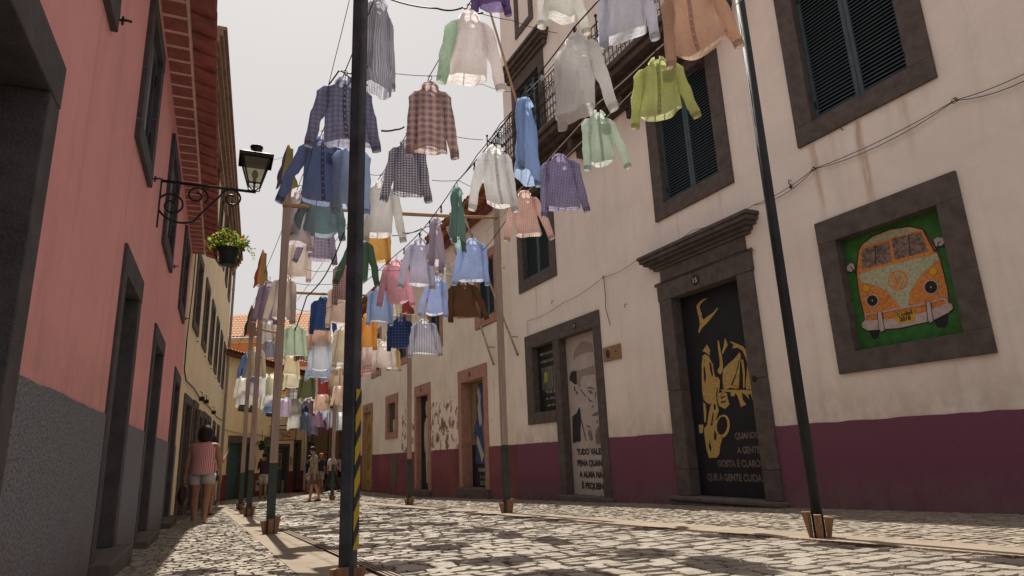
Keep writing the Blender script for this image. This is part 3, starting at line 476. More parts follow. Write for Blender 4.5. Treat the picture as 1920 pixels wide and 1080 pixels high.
x=r2.panel(18.66,19.76,1.6,2.76,.07,mat('murky_green_canvas',(.07,.085,.065),.8,.3,5,.2,50),'painted_window'); r2.frame(x,18.66,19.76,1.6,2.76,.35,PINKST,rec=.07,wt=.33,wb=.25,joints=False)
r2.lift(x,'portrait_painting',[(1,[(18.72,1.62),(19.25,1.62),(19.3,1.9),(19.15,2.4),(18.9,2.5),(18.72,2.4)]),(2,[(18.72,2.1),(18.95,2.12),(19.2,2.1),(19.36,2.0),(19.42,2.3),(19.3,2.62),(19.0,2.72),(18.72,2.65)])],[CREAM,MC['stencil_black']],.07)
d=pinkdoor(22.55,23.85,-.72,2.66,.25,.38,mat('yellow_door_paint',(.42,.31,.045),.7,.12,6,.2,60),'7',.09)
mb=MB()
for k in range(3):
    pts=[(23.0+.25*k+.06*math.sin(i*1.3+k),-.083,.1+i*.16) for i in range(14)]; mb.tube(pts,.012,4)
put_text(mb,'7 LUAS',23.6,22.75,-.45,.11,-.084,0,.03)
mb.build('scribbled_painting',MC['stencil_black'],d)
mb=MB(); r2.bx(mb,18.45,19.12,.03,.013,-.46,.74); mb.build('pipe_cover',mat('olive_pipe_cover',(.115,.105,.07),.8,.2,6,.2,60),r2.e)
for a,b in ((9.0,10.2),(13.4,14.5),(17.2,18.4),(21.2,22.4)):
    x=r2.shutter(a+.02,b-.02,4.36,6.0,rec=.06); r2.frame(x,a+.02,b-.02,4.36,6.0,.24,PINKST,rec=.09,joints=False)
mb=MB()
for k in range(80):      # brick corbels under the eave
    u=8.12+k*.235; r2.bx(mb,u,u+.19,.30,-.02,7.40,7.47)
    r2.bx(mb,u+.02,u+.21,.48,-.02,7.49,7.56,1)
r2.bx(mb,8.07,27,.22,-.02,7.30,7.395); 
mb.build('eave_corbels',[mat('eave_brick',(.22,.075,.055),.85,.3,12,.3,60),TILE],r2.e)
def tiles(f,u0,u1,a0,z0,a1,z1,m,pitch=.23,rows=8,name='roof',amp=.06):
    mb=MB(); n=int((u1-u0)/pitch*6)
    for r in range(rows):
        k0,k1=r/rows,(r+1.12)/rows; vs=[]; 
        for k,lift in ((k0,.03),(k1,0)):
            for i in range(n+1):
                u=u0+(u1-u0)*i/n; h=abs(math.sin(math.pi*(u-u0)/pitch))
                vs.append((u,f.o*(a0+(a1-a0)*k),z0+(z1-z0)*k+lift+amp*h))
        vs2=[(p[0],p[1],p[2]-.018) for p in vs[:n+1]]
        fs=[(i,i+1,n+2+i,n+1+i) for i in range(n)]; mb.add(vs,fs); mb.add(vs[:n+1]+vs2,[(i,i+1,n+2+i,n+1+i) for i in range(n)])
    mb.add([(u0,f.o*a0,z0),(u1,f.o*a0,z0),(u1,f.o*a1,z1),(u0,f.o*a1,z1)],[(0,1,2,3)])
    return mb.build(name,m,f.e)
tiles(r2,8.06,27,.72,7.58,-4.5,9.4,TILE)
r3=Fac('far_right_house',R(-21),RP+RD*27.05+RN*.0,1,'narrow house with low tiled roof beyond the peeling white house','house')
r3.wall(0,14,-4,6.9,[],plaster('far_right_plaster',(.50,.36,.27),.1),6)
x=r3.shutter(1.2,2.2,3.8,5.4); r3.frame(x,1.2,2.2,3.8,5.4,.2,PINKST,rec=.09)
x=r3.panel(4,5.2,-.9,1.9,.05,DARKW); r3.frame(x,4,5.2,-.9,1.9,.2,PINKST,rec=.05,wb=0)
x=r3.panel(8,9.2,-.9,1.9,.05,DARKW); r3.frame(x,8,9.2,-.9,1.9,.2,PINKST,rec=.05,wb=0)
tiles(r3,-.1,14,.8,6.9,-4,8.4,TILE)
# ---------------------------------------------------------------- left: pink house
LP=Vector((-2.97,4.737,0)); LA=R(-24.6); LD=Vector((math.sin(LA),math.cos(LA),0))
l1=Fac('pink_house',LA,LP,-1,'salmon pink house with grey roughcast plinth and dark red tiled eaves','house')
doors=[(-3.75,-2.76,.25,2.16,.16,.2),(-.27,.54,.10,2.07,.165,.2),(2.27,3.22,-.02,2.0,.165,.18),(5.8,6.9,-.12,2.0,.2,.18)]
lw=[(-2.66,-1.92,3.26,4.2),(-.42,.27,3.2,4.18),(2.06,3.04,3.18,4.18),(5.2,6.25,3.16,4.18)]
lh=[(a-w+.02,b+w-.02,-1,d+t-.02) for a,b,c,d,w,t in doors]+[(a-.13,b+.13,c-.13,d+.11) for a,b,c,d in lw]
l1.wall(-8,7.6,-3,4.66,lh,plaster('salmon_pink_plaster',(.77,.375,.37),.06,[(-.55,2.95,1.3,.06,.35),(1.75,3.0,1.1,.05,.3),(3.3,3.0,1.2,.05,.3),(-2.0,3.1,1.6,.08,.3),(1.4,3.0,1.4,.05,.35)],stain=(.40,.20,.19),bump=.34,dirt=(1.02,0,.5,(.50,.26,.25))),7)
l1.plinth(-8,7.6,-3,1.07,1.02,[(a-w,b+w) for a,b,c,d,w,t in doors],plaster('grey_roughcast',(.20,.205,.235),.14,bump=1.0,grit=.8,dirt=(-.02,-.035,.5,(.17,.135,.11))),.012)
for a,b,c,d,w,t in doors:
    x=l1.panel(a,b,c,d,.14,DARKW); mb=MB(); n=5
    l1.bx(mb,a-w,a,.02,-.2,c,d-.002); l1.bx(mb,b,b+w,.02,-.2,c,d-.002); l1.bx(mb,a-w,b+w,.023,-.2,d,d+t); mb.build('stone_frame',STONE_L,x,bevel=.006)
    mb=MB(); l1.bx(mb,a-w-.02,b+w+.02,.14,-.2,c-.8,c-.002); mb.build('door_step',mat('grey_step_stone',(.12,.10,.09),.9,.2,7,.5,60),x,bevel=.012)
    mb=MB(); l1.bx(mb,a+.06,b-.06,-.135,-.139,c+.1,(c+d)/2-.05); l1.bx(mb,a+.06,b-.06,-.135,-.139,(c+d)/2+.05,d-.1); mb.build('door_panels',DARKW,x)
for a,b,c,d in lw:
    x=l1.window(a,b,c,d,.15,STONE_L,rec=.008,m=mat('charcoal_shutter_paint',(.085,.090,.105),.5,.15,6,.15,80))
    mb=MB(); l1.bx(mb,a-.01,b+.01,.03,-.004,c-.002,c+.02); mb.build('window_sill',mat('pale_sill_metal',(.45,.43,.41),.5,.1,8,.1,60),x)
    mb=MB(); mb.tube([(b+.16,-.02,c-.06),(b+.16,-.07,c-.05),(b+.18,-.09,c-.04)],.008,5); mb.tube([(b+.16,-.05,c-.085),(b+.16,-.05,c-.03)],.007,4); mb.build('shutter_catch',BLACK,x)
EB=mat('maroon_eave_brick',(.29,.105,.105),.85,.2,8,.25,60); EM=mat('pale_eave_mortar',(.66,.50,.43),.85,.1,8,.2,60)
mb=MB(); u=-8
while u<7.6:
    l1.bx(mb,u+.024,min(u+.24-.024,7.6),.20,-.02,4.62,4.70,0); l1.bx(mb,u-.024,u+.024,.197,-.02,4.624,4.70,1); u+=.24
l1.bx(mb,-8,7.62,.222,.200,4.615,4.70,1)
mb.build('eave_soffit',[EB,EM],l1.e)
mb=MB(); u=-8
while u<7.6:
    vs=[(u,-.222,4.665),(u,-.435,4.60),(u+.33,-.435,4.635),(u+.33,-.222,4.69),(u,-.222,4.70),(u,-.435,4.63),(u+.33,-.435,4.66),(u+.33,-.222,4.73)]
    mb.add(vs,[(0,1,2,3),(4,7,6,5),(0,4,5,1),(1,5,6,2),(2,6,7,3)]); u+=.30
mb.build('eave_tiles',mat('maroon_roof_tile',(.33,.12,.115),.85,.25,6,.3,60),l1.e)
tiles(l1,-8,7.6,.44,4.66,-4.5,6.6,TILE)
# ---------------------------------------------------------------- left: cream building
CP=LP+LD*7.6; CA=R(-21.8)
l2=Fac('cream_building',CA,CP,-1,'three storey cream building with rows of dark louvred windows beside the pink house','building')
cw=[(1.12+2.27*k,2.02+2.27*k,3.55,4.86) for k in range(6)]+[(1.15+2.27*k,2.0+2.27*k,6.95,8.45) for k in range(6)]
cd=[(.80,2.02,-.3,1.86),(2.75,3.5,-.3,1.90),(4.2,5.0,.3,1.80),(5.6,6.5,-.45,1.85),(7.2,8.2,-.5,1.85),(9.6,10.5,-.55,1.85),(12,13,-.6,1.85)]
l2.wall(0,15,-3,8.75,[(a-.15,b+.15,c-.15,d+.13) for a,b,c,d in cw]+[(a-.14,b+.14,c-.5,d+.13) for a,b,c,d in cd],plaster('cream_plaster',(.80,.68,.47),.07,bump=.22),7)
for w in cw: l2.window(*w,.17,STONE)
for k,(a,b,c,d) in enumerate(cd):
    x=l2.panel(a,b,c,d,.16,DARKW if k!=2 else mat('shop_window_glass',(.10,.12,.13),.15,.1,4,.05,30,spec=.6)); l2.frame(x,a,b,c,d,.16,STONE,rec=.16,wb=0 if k!=2 else .16)
    if k!=2:
        mb=MB(); l2.bx(mb,a-.18,b+.18,.10,-.2,c-.6,c-.002); mb.build('door_step',MC['grey_step_stone'],x,bevel=.01)
mb=MB()
for p,z0,z1 in ((.10,8.30,8.42),(.06,8.42,8.62),(.16,8.62,8.72),(.24,8.72,8.84),(.30,8.84,8.98),(.36,8.98,9.06)): l2.bx(mb,-1.0,15.1,p,-7,z0,z1)
mb.build('cornice',mat('brown_cornice_stone',(.25,.175,.135),.85,.2,4,.3,50),l2.e,bevel=.012)
mb=MB(); mb.tube([(14.75,-.08,8.6),(14.75,-.08,-.9)],.05,8); 
for z in (1,3.2,5.4,7.6): mb.tube([(14.75,-.08,z),(14.75,-.08,z+.05)],.06,8)
mb.build('downpipe',mat('grey_zinc_pipe',(.24,.22,.20),.6,.15,6,.15,60),l2.e)
for (u,z) in ((3.9,2.15),(5.3,2.2),(8.6,2.15)):
    mb=MB(); l2.bx(mb,u,u+.08,.12,-.01,z,z+.10); mb.tube([(u+.04,-.06,z+.10),(u+.04,-.06,z+.2),(u+.04,-.0,z+.22)],.010,5)
    mb.build('wall_lantern',BLACK,l2.e)
mb=MB()
for k in range(6):
    u=2.0+2.27*k; mb.tube([(u+.2,-.02,3.3-.02*i) for i in range(2)],.02,4)
pts=[(.1,-.02,3.0),(.12,-.02,2.4),(.6,-.02,2.25),(2.2,-.02,2.28),(4.0,-.02,2.2),(7,-.02,2.25),(11,-.02,2.2),(14.6,-.02,2.3)]; mb.tube(pts,.012,5); mb.tube([(.35,-.02,5.6),(.36,-.02,4),(.1,-.02,3.0)],.01,5)
mb.build('wall_wire',BLACK,l2.e)
# ---------------------------------------------------------------- yellow corner house with the shop fronts
YP=Vector((-11.7,25.57,0)); YA=R(5)
l3=Fac('yellow_corner_house',YA,YP,-1,'yellow house with red plinth, green garage door and shop fronts facing the bend','house')
GREEN=mat('bottle_green_door',(.045,.095,.083),.6,.15,4,.35,14,stretch=(.1,1,9))
l3.wall(-.6,8.2,-3,5.0,[(.55,1.72,-1.4,1.75),(1.95,2.52,-1.4,1.7),(3.6,4.42,-1.4,1.67),(4.87,6.22,-1.4,1.45),(6.72,7.55,-1.4,1.62),(1.15,2.4,2.75,4.55),(3.65,4.52,2.65,4.4)],plaster('yellow_ochre_plaster',(.83,.67,.39),.07,bump=.25),6)
l3.plinth(-.6,8.2,-3,.23,.15,[(.55,1.72),(1.95,2.52),(3.6,4.42),(4.87,6.22),(6.72,7.55)],plaster('brick_red_plinth',(.22,.045,.045),.15),.013)
for (a,b,c,d,m_,nm) in ((.65,1.62,-.78,1.45,GREEN,'garage_door'),(2.02,2.45,-.8,1.42,GREEN,'door'),(3.72,4.32,-.83,1.45,GREEN,'door'),(4.97,6.12,-.85,1.3,MC['shop_window_glass'],'shop_front'),(6.82,7.45,-.68,1.5,mat('brown_shop_door',(.07,.04,.035),.6),'door')):
    x=l3.panel(a,b,c,d,.12,m_,nm); l3.frame(x,a,b,c,d,.11,STONE if nm!='door' or a>6 else STONE,rec=.12,wb=0,wt=.28 if a<4 else .15)
    if nm=='garage_door':
        mb=MB()
        for k in range(11): l3.bx(mb,a+.01,b-.01,-.112,-.12,c+.05+k*.2,c+.22+k*.2)
        mb.build('door_slats',GREEN,x)
    if nm=='shop_front':
        mb=MB(); ow=mat('golden_window_wood',(.42,.24,.07),.6)
        for u in (a+.03,a+.32,a+.64): l3.bx(mb,u,u+.05,-.09,-.119,.30,1.0)
        for z in (.30,.62,.96): l3.bx(mb,a+.03,a+.69,-.088,-.119,z,z+.05)
        mb.build('window_bars',ow,x)
        mb=MB(); l3.bx(mb,a+.70,b-.02,-.08,-.119,c,1.1); mb.build('shop_door',mat('dark_green_grey_door',(.035,.05,.05),.6),x)
        mb=MB(); l3.bx(mb,a+.72,a+.98,-.06,-.079,c+.05,c+.62); mb.build('menu_board',mat('chalk_board_frame',(.30,.27,.24),.7),x)
for w in ((1.3,2.25,2.95,4.4),(3.78,4.4,2.85,4.25)): l3.window(*w,.16,STONE)
mb=MB(); l3.bx(mb,3.02,3.32,.03,0,-.55,-.12); l3.bx(mb,3.08,3.26,.034,.03,-.33,-.2,1); mb.build('meter_box',[CREAM,BLACK],l3.e)
mb=MB(); l3.bx(mb,3.28,3.46,.04,0,.55,.80); mb.build('letter_box',mat('plum_letter_box',(.09,.03,.04),.5),l3.e)
mb=MB(); l3.bx(mb,2.62,2.92,.02,0,.42,.95); mb.build('notice_board',mat('faded_poster_paper',(.42,.36,.32),.8),l3.e)
mb=MB(); l3.bx(mb,6.36,6.56,.02,0,.45,.85); mb.build('wall_tile_plaque',mat('tan_plaque',(.34,.24,.12),.7),l3.e)
mb=MB(); mb.tube([(.05,-.03,1.98),(1.4,-.03,1.85),(2.6,-.03,1.86),(4.4,-.03,1.74),(4.6,-.03,1.9)],.02,5); mb.tube([(8.0,-.06,4.9),(8.0,-.06,-.8)],.06,8); mb.tube([(1.75,-.1,1.9),(1.78,-.16,2.1),(1.85,-.1,2.15)],.015,4); mb.build('wall_pipe',mat('white_drain_pipe',(.55,.50,.46),.6),l3.e)
mb=MB()
for k in range(38): l3.bx(mb,-.55+k*.23,-.40+k*.23,.38,-.02,4.90,4.97)
mb.build('eave_corbels',MC['eave_brick'],l3.e)
tiles(l3,-.7,8.4,.48,5.0,-5,6.3,TILE)
# hanging shop sign and plant of the corner house
q=l3.e.matrix_basis
def at3(u,y,z): 
    d=Vector((math.sin(YA),math.cos(YA),0)); n=Vector((math.cos(YA),-math.sin(YA),0)); p=YP+d*u+n*y; return Vector((p.x,p.y,z))
sg=empty('hanging_shop_sign',at3(4.35,.55,1.6),math.pi/2-YA-R(62)); tag(sg,'brown square board on an iron arm over the corner house shop fronts','sign')
mb=MB(); mb.box(-.52,.52,-.025,.025,0,.44); b=mb.build('sign_board',mat('tan_sign_wood',(.42,.26,.15),.7,.2,9,.3,60),sg)
mb=MB(); mb.box(-.56,.56,-.035,.035,-.04,0); mb.box(-.56,.56,-.035,.035,.44,.48); mb.box(-.56,-.52,-.035,.035,0,.44); mb.box(.52,.56,-.035,.035,0,.44); mb.build('sign_frame',MC['dark_door_wood'],sg)
mb=MB(); put_text(mb,'TSC',-.33,.33,.12,.2,-.028,0,.0); mb.tube([(-.42,-.03,.06),(-.44,-.03,.38),(-.2,-.03,.40)],.008,4); mb.build('sign_lettering',BLACK,sg)
mb=MB(); mb.tube([(-.75,0,.62),(.72,0,.66)],.025,5); mb.tube([(-.72,0,.64),(-.72,0,-.35)],.025,5); mb.tube([(-.4,0,.48),(-.4,0,.63)],.012,4); mb.tube([(.4,0,.48),(.4,0,.65)],.012,4); mb.build('iron_arm',BLACK,sg)
# ---------------------------------------------------------------- orange house behind, far row, end house
oh=Fac('orange_house',R(90),Vector((-22,38.5,0)),-1,'orange house with sunlit clay roof rising behind the yellow corner house','house')
oh.wall(0,9.2,-3,8.1,[],plaster('orange_plaster',(.55,.22,.09),.1),6)
mb=MB(); oh.bx(mb,-.05,9.25,.06,-.02,7.75,7.89); oh.bx(mb,-.05,9.25,.12,-.02,7.89,8.07); mb.build('eave_band',mat('pale_yellow_band',(.55,.40,.22),.8),oh.e)
def banded(name):
    t=NT(name); x,y,z=t.xyz(); n=t.noise(7,4,.6)
    f=t.math('FRACT',t.math('ADD',t.math('DIVIDE',x,.23),.5)); k=t.ramp(t.math('ABSOLUTE',t.math('SUBTRACT',f,.5)),.12,.30)
    c=t.mix(t.ramp(n,.3,.7),(.36,.12,.05),(.50,.22,.10)); c=t.mix(t.math('MULTIPLY',k,.75),c,(.62,.42,.28)); return t.done(t.bsdf(c,.85))
tiles(oh,-.1,9.3,.3,8.1,-2.6,10.1,banded('mortared_clay_tile'),rows=9)
oh2=Fac('low_tiled_house',R(90),Vector((-12.7,37.5,0)),-1,'low ochre house with clay roof between corner house and near pole','house')
oh2.wall(0,3.0,-3,6.55,[],plaster('low_house_plaster',(.46,.30,.16),.1),5)
x=oh2.shutter(.6,1.5,4.4,5.9); oh2.frame(x,.6,1.5,4.4,5.9,.15,STONE,rec=.09)
tiles(oh2,-.1,3.1,.35,6.55,-2.4,7.7,MC['terracotta_tile'],rows=7)
f4=Fac('far_left_row',R(-12),Vector((-11.0,33.9,0)),-1,'row of pale house fronts with narrow dark doors leading down to the end house','building')
f4h=[(.8,1.7),(2.6,3.5),(4.6,5.6),(6.8,7.8),(9,10),(11,12)]
f4.wall(0,13,-3,5.5,[(a,b,-1.5,1.6) for a,b in f4h],plaster('far_row_plaster',(.72,.63,.54),.1),5)
for a,b in f4h:
    x=f4.panel(a+.1,b-.1,-.9,1.45,.1,DARKW); f4.frame(x,a+.1,b-.1,-.9,1.45,.12,STONE,rec=.1,wb=0)
    x=f4.shutter(a+.15,b-.15,2.6,4.1); f4.frame(x,a+.15,b-.15,2.6,4.1,.12,STONE,rec=.09)
mb=MB(); f4.bx(mb,0,13,.5,-5,5.5,5.7); mb.build('roof',TILE,f4.e)
mb=MB(); f4.bx(mb,2.05,2.25,.08,0,-2,5.5); f4.bx(mb,0,.3,.05,0,-2,5.5); mb.build('pilasters',mat('mauve_pilaster',(.20,.14,.13),.8),f4.e)
eh=Fac('end_house',R(90),Vector((-17,47.5,0)),-1,'yellow house closing the street, shop lettering over its dark entrance','house')
eh.wall(0,14,-3,6,[(3.2,5.0,-2,1.0),(5.5,7.2,-2,1.0)],plaster('end_house_plaster',(.75,.60,.33),.08),5)
for a,b in ((3.2,5.0),(5.5,7.2)):
    x=eh.panel(a+.12,b-.12,-.95,.85,.2,BLACK,'entrance'); eh.frame(x,a+.12,b-.12,-.95,.85,.14,STONE,rec=.2,wb=0)
for a in (3.5,6.0): x=eh.window(a,a+.9,3.1,4.6,.15,STONE)
mb=MB(); eh.bx(mb,0,14,.6,-5,6,6.2); mb.build('roof',TILE,eh.e)
mb=MB(); put_text(mb,'LOJA',3.5,4.9,1.2,.34,-.02,0,.03); mb.build('shop_lettering',mat('brick_red_letters',(.30,.08,.05),.7),eh.e)
# ================================================================ posts and crossbars
WOODP=mat('weathered_pinkish_post',(.40,.305,.265),.85,.18,3,.35,40,stretch=(8,8,.5))
WEDGE=mat('orange_brown_wedge_wood',(.25,.140,.080),.8,.38,9,.35,30,stretch=(6,6,.6))
FOOT=mat('dark_green_painted_foot',(.042,.058,.050),.6,.25,7,.3,60)
POLEB=mat('black_gloss_post_paint',(.040,.048,.062),.5,.40,7,.4,60,spec=.35)
def hazard():
    t=NT('hazard_tape'); x,y,z=t.xyz(); f=t.math('FRACT',t.math('ADD',t.math('DIVIDE',t.math('SUBTRACT',z,t.math('MULTIPLY',y,1.1)),.165),9.0))
    c=t.mix(t.math('LESS_THAN',f,.56),(.016,.018,.022),(.42,.31,.025)); n=t.noise(22,4,.6); c=t.mix(t.math('MULTIPLY',t.ramp(n,.5,.8),.3),c,(.12,.09,.03))
    return t.done(t.bsdf(c,.55,None,.4))
def post(x,y,h,w,label,black=False,rz=None,foot=.72,tape=False,top=None,wsc=1.0,d=None,rnd=False):
    z=zg(y)+.012; e=empty('post',(x,y,z),RA*-1 if rz is None else rz); tag(e,label,'post','posts holding up the clothes lines')
    h2=h-z; w2=w/2; d2=(d or w)/2; mb=MB()
    if rnd: mb.tube([(0,0,0),(0,0,h2)],w2,16); mb.build('pole',mat('matt_black_pipe_paint',(.020,.023,.028),.6,.3,6,.3,60,spec=.3),e,smooth=True)
    elif black: mb.box(-w2,w2,-d2,d2,0,h2); mb.build('pole',POLEB,e,bevel=.016)
    else:
        mb.box(-w2,w2,-d2,d2,foot,h2); mb.build('pole',WOODP,e,bevel=.006)
        mb=MB(); mb.box(-w2-.002,w2+.002,-d2-.002,d2+.002,0,foot-.002); mb.build('painted_foot',FOOT,e,bevel=.006)
    if tape:
        mb=MB(); mb.box(w2+.001,w2+.003,-d2+.006,d2-.006,.20,1.02); mb.build('hazard_tape',hazard(),e)
    mb_=None; k=wsc
    for (dx,dy,a) in ((w2+.025*k,0,0),(-w2-.025*k,0,1),(0,-d2-.025*k,2),(0,d2+.025*k,3)):
        mb=MB(); t=.022*k; hh=.175*k*random.Random(int(x*100)+a).uniform(.8,1.15); fl=.035*k; b=w2*.62
        sx,sy=(1 if dx>0 else -1 if dx<0 else 0),(1 if dy>0 else -1 if dy<0 else 0)
        if sx: v=[(dx-sx*t,-b,0),(dx+sx*t*.4,-b,0),(dx+sx*t*.4,b,0),(dx-sx*t,b,0),(dx-sx*t,-b,hh),(dx+sx*(t+fl*.6),-b,hh),(dx+sx*(t+fl*.6),b,hh),(dx-sx*t,b,hh)]
        else: v=[(-b,dy-sy*t,0),(b,dy-sy*t,0),(b,dy+sy*t*.4,0),(-b,dy+sy*t*.4,0),(-b,dy-sy*t,hh),(b,dy-sy*t,hh),(b,dy+sy*(t+fl*.6),hh),(-b,dy+sy*(t+fl*.6),hh)]
        mb.add(v,[(3,2,1,0),(4,5,6,7),(0,1,5,4),(1,2,6,5),(2,3,7,6),(3,0,4,7)]); mb.build('wedge',WEDGE,e)
    return e
post(-.90,3.50,5.3,.080,'nearest black post with yellow hazard stripes, left kerb',True,R(-10),tape=True,wsc=.75)
post(2.245,5.12,5.3,.084,'black post at the right, in front of door 15 and the van mural',True,R(-23),wsc=1.0,rnd=True)
post(-2.95,7.88,4.80,.092,'tallest wooden post on the left kerb, green foot',d=.06,foot=.80)
post(-5.17,12.68,4.92,.10,'second wooden post along the left kerb, behind the tallest one',d=.06,foot=.85)
post(-7.05,16.75,4.72,.10,'farthest wooden post on the left kerb, by the garage door',d=.06,foot=.90)
post(-.22,10.34,4.80,.10,'wooden post on the right kerb between door 13 and the blue door',d=.07,foot=1.02)
post(-2.56,15.33,4.62,.10,'wooden post on the right kerb before the pale figure door',d=.07,foot=1.02)
post(-5.33,21.7,4.62,.11,'wooden post on the right kerb beside the yellow door',d=.08,foot=.95)
post(-6.6,23.3,4.55,.11,'farthest right kerb post, seen left of the striped near post',d=.08,foot=1.2)
def bar(a,b,label):
    mb=MB(); A,B=Vector(a),Vector(b); n=9; mb.tube([A.lerp(B,i/n)+Vector((0,0,-.03*math.sin(math.pi*i/n))) for i in range(n+1)],[.034-.008*i/n for i in range(n+1)],8)
    tag(mb.build('crossbar',mat('honey_wood_pole',(.46,.31,.17),.7,.2,6,.3,40,stretch=(1,6,6)),smooth=True),label,'wooden pole','crossbars between the posts')
bar((-2.98,7.83,3.97),(-.20,10.30,4.60),'wooden crossbar from the tallest left post to the right kerb post')
bar((-5.20,12.63,4.10),(-2.52,15.28,4.52),'second wooden crossbar, above the royal blue shirt')
bar((-7.08,16.7,4.2),(-5.3,21.6,4.3),'farthest wooden crossbar, over the distant cluster of shirts')
bar((-.92,3.48,5.2),(2.25,5.1,5.2),'nearest wooden crossbar, just above the picture top')
# flags drooping from the post tops
def flag(x,y,z,h,cols,label,s=1):
    e=None; n=10; mb=MB(); rings=[]; H=h
    for i in range(9):
        f=i/8; r=.012+.125*s*f**.8*(1 if f<.9 else .93); 
        rings.append([(r*1.0*math.cos(2*math.pi*k/n)*(1+.25*math.sin(3*k+i)),r*.6*math.sin(2*math.pi*k/n),-H*f+(.05*math.sin(k*1.9) if i==8 else 0)) for k in range(n)])
    mb.loft(rings,0,True); 
    for i,f in enumerate(mb.f): mb.m[i]=min(len(cols)-1,int((i%n)/n*len(cols)))
    o=mb.build('flag',[cloth(c) for c in cols],smooth=True); o.location=(x,y,z); tag(o,label,'flag','flags tied to the post tops')
flag(-2.955,7.84,4.84,.62,[(.50,.13,.07),(.10,.11,.22),(.45,.40,.07)],'orange and navy flag drooping at the tallest left post')
flag(-5.175,12.62,4.98,.80,[(.40,.27,.25),(.50,.06,.05),(.60,.42,.06)],'red and yellow flag drooping at the second left post',1.15)
flag(-7.06,16.7,4.80,.85,[(.45,.05,.05),(.05,.14,.07),(.40,.30,.2)],'red and green flag drooping at the farthest left post',1.3)
flag(-2.6,15.3,4.68,.6,[(.35,.03,.09),(.5,.1,.06)],'crimson flag drooping at the post before the pale figure door',1.1)
